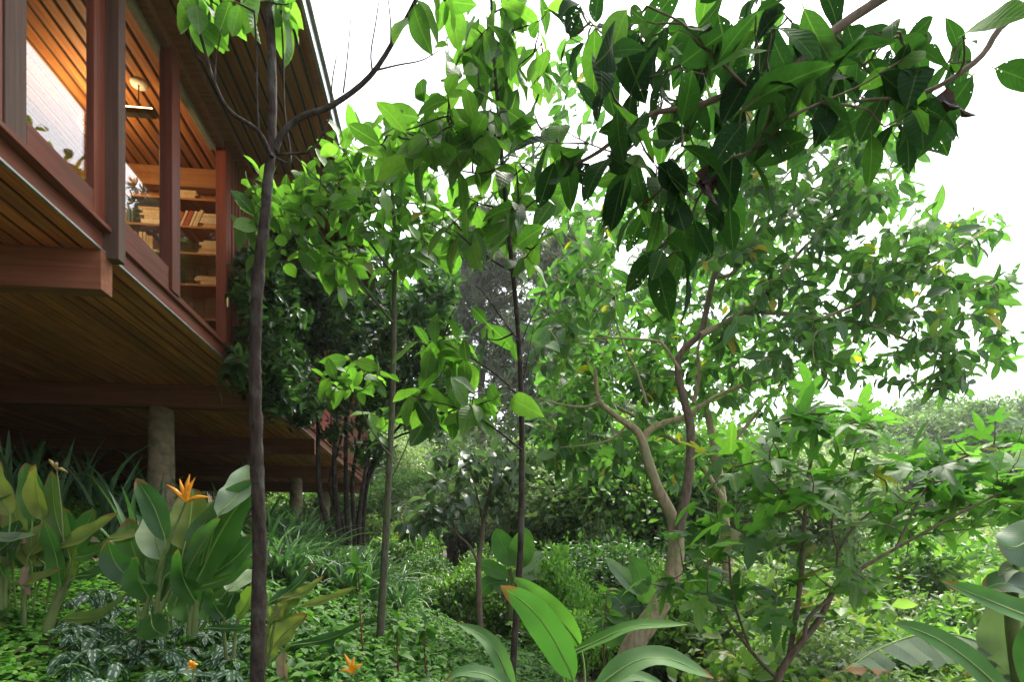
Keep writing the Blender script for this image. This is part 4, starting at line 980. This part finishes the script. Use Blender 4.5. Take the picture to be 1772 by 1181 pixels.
for (b0, t0, w_, m_, bend, dY, root) in [((905, 730), (1195, 235), 195, M_heli, -.04, .15, (890, 900)), ((1010, 410), (1145, 175), 115, M_helip, .12, .3, (900, 800)), ((850, 570), (895, 285), 140, M_heliy, .03, .25, (800, 800)), ((765, 525), (632, 237), 85, M_heli, .06, .05, (700, 800)),
        ((745, 615), (715, 385), 115, M_helip, -.05, .3, (720, 800)), ((875, 650), (1022, 425), 95, M_heli, -.03, -.1, (800, 850)), ((625, 725), (498, 525), 95, M_heli, -.12, -.05, (650, 880)), ((690, 795), (640, 605), 110, M_heli, -.1, -.15, (680, 900)), ((912, 825), (828, 565), 85, M_heli, -.08, -.2, (900, 920)),
        ((930, 745), (1180, 615), 85, M_heli, .08, 0, (900, 900)), ((980, 690), (1185, 500), 115, M_heli, .06, .1, (920, 880)), ((700, 872), (770, 972), 95, M_heli, .25, -.3, (690, 930)), ((1035, 885), (978, 750), 70, M_heli, -.1, -.1, (1050, 1040)), ((1100, 885), (1165, 735), 75, M_heliy, .1, -.1, (1080, 1040)),
        ((960, 930), (1175, 925), 30, M_heli, .06, -.1, None), ((760, 700), (860, 560), 80, M_heli, .1, .1, (720, 850)), ((1050, 760), (1165, 660), 100, M_helip, .05, .2, (960, 880)), ((880, 900), (850, 720), 120, M_heli, 0, .2, None), ((960, 900), (1000, 720), 130, M_heli, 0, .2, None), ((1010, 900), (1090, 760), 100, M_heli, .04, .15, None), ((960, 500), (1010, 330), 90, M_heli, .02, .35, (900, 800))]:
    hl_leaf(pb_, YB_, b0, t0, w_, m_, bend, dY, root)
for k in range(8):
    bx_, by_ = rh.uniform(640, 1080), rh.uniform(700, 860)
    hl_leaf(pb_, YB_ + rh.uniform(.15, .35), (bx_, by_), (bx_ + rh.uniform(-120, 120), by_ - rh.uniform(180, 300)), rh.uniform(80, 130), M_heli, rh.uniform(-.1, .1), rh.uniform(0, .2), (bx_ * .6 + 330, 940))
pb_.flower(T(z3(735, 660), z3(790, 520), z3(862, 345), Y=YB_ - .05), .008, [(*z3(772, 265), 1), (*z3(832, 240), .9), (*z3(880, 215), 1), (*z3(905, 232), .9), (*z3(980, 325), 1), (*z3(885, 290), .8)], YB_ - .05)
YC_ = 3.3
pc_ = Paddle('heliconia', 'small straggling heliconia with torn yellow leaves behind the slim trunk', P(*z3(1255, 1080), YC_), 'plant', 'heliconia clumps')
pc_.stem(T(z3(1245, 1110), z3(1265, 950), z3(1300, 830), Y=YC_), .009, .005); pc_.stem(T(z3(1240, 1110), z3(1230, 1000), z3(1250, 880), Y=YC_), .008, .005)
for (b0, t0, w_, m_, bend, dY, root) in [((1235, 1060), (1425, 865), 90, M_heliy, -.06, 0, None), ((1275, 905), (1425, 725), 70, M_heliy, -.05, .1, (1255, 1000)), ((1385, 835), (1655, 740), 36, M_heliy, .05, -.1, (1270, 920)), ((1240, 825), (1455, 632), 42, M_heli, .1, .1, (1250, 1000)), ((1345, 1015), (1690, 905), 40, M_heli, .1, -.2, (1250, 1090)), ((1290, 800), (1500, 690), 40, M_heliy, .15, 0, (1250, 950)), ((1240, 900), (1330, 790), 60, M_heliy, .1, 0, None)]:
    hl_leaf(pc_, YC_, b0, t0, w_, m_, bend, dY, root, wav=.25)
hl_leaf(pc_, YC_, (1320, 1040), (1325, 1190), 40, M_dry, .05, 0, None, wav=.5, fold=.9)
# small orange flowers at the front
for i, (fx, fy, Yf) in enumerate([(610, 1158, 3.0), (335, 1155, 2.9), (690, 928, 9.0)]):
    pf = Paddle('flower_spike', ['orange flower spike among the herbs right of the slim trunk', 'small orange bud among the striped leaves', 'tiny orange blossom above the strap-leaved clumps beside the slender sapling'][i], P(fx, fy + 70, Yf), 'flower')
    sc = (1, .45, .35)[i]
    pf.flower(T((fx, fy + 70), (fx - 2, fy + 30), (fx, fy + 8 * sc), Y=Yf), .006, [(fx - 14 * sc, fy - 26 * sc, .8), (fx + 3, fy - 20 * sc, .7), (fx + 18 * sc, fy - 8 * sc, .8), (fx - 22 * sc, fy + 4, .7)], Yf)
    pf.leaf(T((fx, fy + 60), (fx - 25, fy + 35), (fx - 45, fy + 50), Y=Yf), .06, M_green, None)

# tall herbs with reddish stalks on the slope
red_stem = bark_mat('red_stalk', (.10, .03, .025), (.2, .07, .05), (.13, .07, .04), 20, .2)
herb_t = [leaf_tpl(5, .2, .3, c_, .8, .8, .1, .1, 80 + i) for i, c_ in enumerate((.2, .5))]
for (bx_, by_, tx, ty, Yh, lab) in [(632, 1165, 620, 985, 4.6, 'tall herb with long red stalk leaning by the slender sapling'), (690, 1160, 688, 1085, 4.4, 'short red-stalked herb on the slope'), (575, 1165, 580, 1095, 4.2, 'short red-stalked herb on the slope'), (738, 1165, 735, 1090, 4.6, 'short red-stalked herb on the slope'), (1045, 1190, 1050, 1030, 5.5, 'tall yellowish herb in front of the low banana clump')]:
    h_ = Tree('herb_stalk', lab, P(bx_, by_, Yh), red_stem, 'herb', 'short red-stalked herbs' if 'short' in lab else None)
    h_.limb(T((bx_, by_ + 10), ((bx_ + tx) / 2 - 2, (by_ + ty) / 2), (tx, ty), Y=Yh), .008, .004, 'stem', 6)
    h_.grow([tuple(P(tx, ty - 8, Yh)), tuple(P(tx + 6, ty + 25, Yh)), tuple(P(tx - 8, ty + 40, Yh - .05)), tuple(P(tx + 2, ty - 2, Yh + .05))], (4, 6), .13, .2, .3, .05, .003)
    h_.leaves(M_young if 'yellow' in lab else M_green, herb_t, herb_t[0])

# paddle-leaved plant close to the camera
pn = Paddle('banana_plant', 'young banana with bright paddle leaves at the foot of the thin sapling', P(985, 1260, 2.6), 'plant', 'banana plants')
pn.stem(T((990, 1300), (992, 1240), (1000, 1195), Y=2.6), .02, .012)
pn.leaf(T((992, 1178), (960, 1110), (915, 1050), (866, 1015), Y=2.5), .15, M_ban, T((990, 1260), (996, 1215), Y=2.55), (-.5, -.8, .35), .15, .06)
pn.leaf(T((1004, 1120, 2.9), (975, 1080, 2.9), (930, 1035, 2.95), (890, 1000, 3.0), Y=2.9), .13, M_ban, T((1010, 1240, 2.8), (1012, 1170, 2.85), Y=2.8), (-.6, -.5, .6), .2, .06)
pn.leaf(T((890, 1200, 2.6), (860, 1130, 2.6), (830, 1098, 2.65), (790, 1080, 2.7), Y=2.6), .08, M_ban2, T((985, 1270), (940, 1250), Y=2.6), (-.3, -.5, .8), .3, .06)
pn.leaf(T((985, 1135, 2.8), (1040, 1108, 2.75), (1100, 1085, 2.7), (1190, 1082, 2.65), Y=2.7), .085, M_ban, T((985, 1260, 2.7), (975, 1170, 2.8), Y=2.7), (0, -.55, .85), .25, .06)
pn.leaf(T((1030, 1195, 2.3), (1090, 1150, 2.3), (1150, 1140, 2.3), (1235, 1175, 2.3), Y=2.3), .115, M_ban2, T((995, 1290, 2.4), Y=2.4) + T((1005, 1240, 2.35), Y=2.3), (0, -.6, .8), .25, .08)
pn.leaf(T((900, 1215), (850, 1172), (800, 1165), (770, 1180), Y=2.4), .085, M_ban2, None, (0, -.5, .85), .25, .08)
pn.leaf(T((1000, 1230), (1050, 1185), (1100, 1172), (1160, 1195), Y=2.5), .09, M_ban2, None, (0, -.5, .85), .3, .08)
# banana at the right edge
pr = Paddle('banana_plant', 'tall banana with long arching ragged leaves at the thicket edge', P(1800, 1260, 3.0), 'plant', 'banana plants')
pr.stem(T((1775, 1260, 3.1), (1768, 1180, 3.1), (1752, 1080, 3.1), (1752, 1000, 3.1), (1762, 960, 3.1), Y=3.1), .05, .018)
pr.leaf(T((1760, 1225, 2.6), (1700, 1165, 2.55), (1640, 1118, 2.5), (1590, 1092, 2.5), (1545, 1080, 2.5), Y=2.5), .15, M_ban, T((1800, 1290, 2.7), Y=2.7) + T((1780, 1250, 2.65), Y=2.6), (-.2, -.75, .6), .12, .05, a=.75, n=20, rib=.007)
pr.leaf(T((1850, 1085, 2.7), (1780, 1068, 2.65), (1710, 1040, 2.6), (1632, 1008, 2.6), Y=2.6), .14, M_ban, T((1900, 1200, 2.8), Y=2.7), (-.1, -.8, .55), .3, .05, a=.8, n=18, rib=.007)
pr.ragged(T((1760, 1190, 3.3), (1720, 1130, 3.4), (1660, 1102, 3.35), (1590, 1100, 3.3), (1520, 1125, 3.2), (1464, 1160, 3.1), Y=3.2), .34, M_banp, 15)
pr.leaf(T((1752, 1180, 3.2), (1742, 1110, 3.2), (1738, 1060, 3.2), (1745, 1020, 3.2), Y=3.2), .30, M_banp, None, (-.2, -.9, .2), .1, .12, n=14)
pr.leaf(T((1850, 1060, 3.0), (1790, 1030, 3.0), (1740, 1010, 3.0), (1700, 1020, 3.0), Y=3.0), .22, M_heli, None, (0, -.7, .7), .2, .1)
pr.leaf(T((1840, 900, 3.0), (1790, 930, 3.0), (1750, 950, 2.95), (1725, 935, 2.9), Y=2.9), .24, M_heli, None, (-.2, -.8, .5), -.3, .1)
pr.leaf(T((1762, 1020, 3.1), (1758, 985, 3.1), (1740, 990, 3.05), (1730, 1020, 3.0), Y=3.1), .08, M_banp, None, (-.4, -.8, .3), .5, .1)
pr.leaf(T((1790, 1200, 2.9), (1776, 1150, 2.9), (1775, 1110, 2.9), (1790, 1070, 2.9), Y=2.9), .12, M_ban, None, (-.3, -.9, .2), .3, .1)
# two bananas further down the slope
pm = Paddle('banana_plant', 'banana with upright sunlit paddle leaves behind the thin sapling', P(885, 1065, 9.5), 'plant', 'banana plants')
pm.stem(T((885, 1075), (884, 1020), (882, 985), Y=9.5), .07, .04)
for pts, w_, m_ in [(((890, 980), (872, 950), (862, 925), (858, 915)), .42, M_ban), (((893, 985), (903, 950), (906, 925), (902, 912)), .42, M_young), (((895, 990), (915, 975), (930, 965), (942, 958)), .3, M_helip), (((880, 1000), (850, 985), (835, 980), (822, 990)), .28, M_ban), (((890, 1005), (915, 995), (935, 995), (950, 1008)), .26, M_helip), (((878, 1010), (850, 1010), (838, 1020), (830, 1035)), .3, M_heli), (((890, 1010), (910, 1012), (925, 1020), (935, 1038)), .3, M_heli)]:
    pm.leaf(T(*pts, Y=9.4), w_, m_, T((884, 1030), Y=9.45), (.1, -.85, .4), .15, .06)
pq = Paddle('banana_plant', 'low banana clump with broad leaves beside the leaning trunk', P(1090, 1110, 8.4), 'plant', 'banana plants')
pq.stem(T((1092, 1120), (1090, 1080), (1090, 1050), Y=8.4), .07, .04)
for pts, w_, m_ in [(((1108, 1030), (1085, 1005), (1065, 985), (1050, 966)), .25, M_helip), (((1112, 1030), (1108, 1000), (1100, 980), (1086, 963)), .30, M_ban), (((1088, 1065), (1075, 1045), (1062, 1030), (1056, 1018)), .42, M_heli), (((1100, 1060), (1120, 1050), (1090, 1052), (1078, 1060)), .26, M_heli), (((1090, 1075), (1070, 1068), (1052, 1060), (1036, 1058)), .28, M_heli), (((1110, 1045), (1122, 1020), (1132, 1005), (1140, 1000)), .3, M_ban), (((1190, 1040), (1210, 1018), (1230, 1005), (1250, 1000)), .32, M_ban), (((1085, 1085), (1060, 1085), (1040, 1090), (1020, 1100)), .3, M_heli), (((1095, 1085), (1075, 1095), (1060, 1105), (1050, 1125)), .3, M_heli), (((1080, 1050), (1060, 1040), (1048, 1035), (1042, 1022)), .2, M_helip)]:
    pq.leaf(T(*pts, Y=8.2), w_, m_, T((1090, 1090), Y=8.35), (.1, -.85, .4), .2, .08)

# ------------------------------------------------------------------ strap-leaved clumps
def strap_mesh(arch, ln_, wd, seed):
    t = np.linspace(0, 1, 9); ang = R(78) - arch * t ** 1.3
    st = ln_ / 8; y = np.concatenate([[0], np.cumsum(np.cos(ang[:-1]) * st)]); z_ = np.concatenate([[0], np.cumsum(np.sin(ang[:-1]) * st)])
    w_ = wd / 2 * np.minimum(1, (1 - t) * 2.2 + .02) * (.55 + .45 * np.minimum(1, t * 4))
    V = []; U = []
    for i in range(9):
        nz = np.array([0, -math.sin(ang[i]), math.cos(ang[i])])
        for u in (-1, 0, 1):
            V.append(np.array([u * w_[i], y[i], z_[i]]) + nz * abs(u) * w_[i] * .5); U.append((.5 + u / 2, t[i]))
    Fq = [(i * 3 + k, i * 3 + k + 1, i * 3 + k + 4, i * 3 + k + 3) for i in range(8) for k in range(2)]
    me = mesh('strap_leaf', V, Fq, U); me.materials.append(M_strap); return me
straps = [strap_mesh(a_, l_, w_, i) for i, (a_, l_, w_) in enumerate([(1.2, .8, .05), (1.9, .95, .05), (2.4, 1.0, .045), (.6, .85, .055), (2.7, .8, .045), (1.6, 1.1, .052)])]
def clump(p, n_, sc, label, group, up=False):
    r = thing('strap_leaf_clump', label, 'plant', p, group); r.rotation_euler = (0, 0, rs.uniform(0, 6))
    for k in range(n_):
        o = obj('leaf', straps[3] if up and k % 3 else rs.choice(straps), None, r, (rs.uniform(-.06, .06), rs.uniform(-.06, .06), -.02))
        s_ = sc * rs.uniform(.7, 1.15); o.scale = (s_, s_, s_); o.rotation_euler = (rs.uniform(-.2, .25), rs.uniform(-.25, .25), k * 2.4 + rs.uniform(-.4, .4))
for i in range(135):
    px, py = rs.uniform(460, 790), rs.uniform(925, 1085)
    if py < 930 + max(0, px - 600) * .55 or py > 1040 + (px - 470) * .2: continue
    p = gpt(px, py)
    wh = 'between the small heliconia and the slender sapling' if px < 640 else 'between the slender sapling and the grey-leaved tree'
    clump(p, 20, rs.uniform(.85, 1.15), 'dense clump of arching strap leaves ' + wh, 'strap-leaved clumps ' + wh)
for px, Y in [(20, 6.2), (90, 6.8), (190, 6.4), (230, 5.6), (150, 7.4), (290, 6.6), (350, 7.2), (50, 8.5), (260, 8.5), (400, 8.5), (460, 10.5), (520, 12), (490, 14), (560, 15)]:
    x_ = (px - CX) / F * Y
    clump((x_, Y, float(ground(x_, Y))), 13, 1.15, 'upright strap-leaved clump in the shade at the house columns', 'strap-leaved clumps by the columns', True)

# ------------------------------------------------------------------ ground covers
def on_ground(n, s0, s1, y0, y1, cond=None, seed=0):
    g = np.random.default_rng(seed); s_ = g.uniform(s0, s1, n); y = g.uniform(y0, y1, n); x = (s_ - sT * y) / cT
    px = CX + F * x / y; k = (px > -120) & (px < 1900)
    if cond is not None: k &= cond(px, HY - F * (ground(x, y) - CZ) / y, x, y)
    x, y = x[k], y[k]
    return np.stack([x, y, ground(x, y) + .04 * np.sin(x * 2.1 + y) * np.cos(y * 1.7)], 1)
def disc_tpl():
    a_ = np.arange(6) / 6 * 2 * math.pi
    V = np.array([(math.cos(t) * .5, .5 + math.sin(t) * .5, .06 * math.cos(2 * t)) for t in a_])
    return V, np.array([(0, 1, 2, 3), (0, 3, 4, 5)]), np.stack([V[:, 0] + .5, V[:, 1]], 1)
def cover(name, label, cat, pts, k, size, lift, tpl, mat, seed, tilt=.35, drop=.15):
    g = np.random.default_rng(seed); n = len(pts) * k
    p = np.repeat(pts, k, 0) + np.repeat(np.stack([g.normal(size=len(pts)) * .01, g.normal(size=len(pts)) * .01, g.uniform(*lift, len(pts))], 1), k, 0)
    az = np.repeat(g.uniform(0, 6.28, len(pts)), k) + np.tile(np.arange(k) * 2 * math.pi / k, len(pts)) + g.normal(size=n) * .25
    D = np.stack([np.cos(az), np.sin(az), g.normal(size=n) * .3 - drop], 1)
    N_ = UP + g.normal(size=(n, 3)) * tilt
    W = scatter(tpl, p, D, N_, size * (1 + .25 * g.normal(size=n)).clip(.5, 1.6))
    return tag(obj(name, mesh(name, *W), mat), label, cat, kind='stuff')
pts = on_ground(46000, -5.5, .6, 2.2, 9.5, None, 1)
cover('clover_ground_cover', 'carpet of small bright green round leaves under the heliconias', 'ground cover', pts, 3, .036, (.02, .10), disc_tpl(), M_clover, 1)
pil = leaf_tpl(3, .24, .25, .2, .8, .8, 0, .05, 5)
pts = on_ground(430, -2.6, .2, 2.2, 4.4, lambda px, py, x, y: (py > 1075) & (px > 95) & (px < 445), 2)
cover('striped_ground_cover', 'dark leaves with silvery stripes in front of the flowering heliconia', 'ground cover', pts, 5, .10, (.10, .32), leaf_tpl(4, .25, .3, .45, .8, .8, 0, .05, 5), M_pilea, 2, .3, .25)
pts = on_ground(8000, -2.6, 1.6, 2.2, 9.5, lambda px, py, x, y: (py > 1035) & (px > 430) & (px < 1060), 3)
cover('herb_ground_cover', 'low leafy herbs carpeting the slope round the saplings', 'ground cover', pts, 6, .08, (.08, .32), pil, M_green, 3, .3, .2)
gt = small_tpl(.03, .3, .5)
pts = on_ground(3500, -1.6, 1.2, 6, 18, None, 4)
cover('grass', 'fine yellowish grass along the edge of the slope', 'grass', pts, 4, .15, (0., .04), gt, M_grass, 4, .4, -1.0)
pts = on_ground(26000, -1, 22, 4.5, 30, lambda px, py, x, y: (px > 880) & ((px > 1230) | (y > 9.3)), 5)
cover('undergrowth', 'tangled low undergrowth filling the valley floor', 'undergrowth', pts, 5, .1, (.05, .55), small_tpl(.26), M_bush[0], 5, .4, .1)
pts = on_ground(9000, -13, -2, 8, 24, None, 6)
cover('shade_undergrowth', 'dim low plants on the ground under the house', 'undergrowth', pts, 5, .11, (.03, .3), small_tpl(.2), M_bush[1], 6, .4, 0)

pts = on_ground(700, -5, 3, 2.2, 10, None, 8)
cover('leaf_litter', 'scattered dry brown leaves lying on the ground cover', 'leaf litter', pts, 1, .11, (.06, .13), leaf_tpl(4, .24, .4, .5, .9, .8, .3, .1, 2), M_dry, 8, .5, 0)

# ------------------------------------------------------------------ air
def haze(density):
    me = bpy.data.meshes.new('haze'); bm = bmesh.new(); bmesh.ops.create_cube(bm, size=1)
    lo, hi = Vector((-170, -80, -12)), Vector((290, 330, 38))
    for v in bm.verts: v.co = Vector([lo[i] + (v.co[i] + .5) * (hi[i] - lo[i]) for i in range(3)])
    bm.to_mesh(me); bm.free()
    m = bpy.data.materials.new('haze'); m.use_nodes = True; nd = m.node_tree.nodes; nd.remove(nd['Principled BSDF'])
    v = nd.new('ShaderNodeVolumePrincipled'); v.inputs['Density'].default_value = density; v.inputs['Color'].default_value = (.93, .96, 1, 1); v.inputs['Anisotropy'].default_value = .3
    m.node_tree.links.new(v.outputs[0], nd['Material Output'].inputs['Volume'])
    tag(obj('haze', me, m), kind='stuff')
haze(.0007)
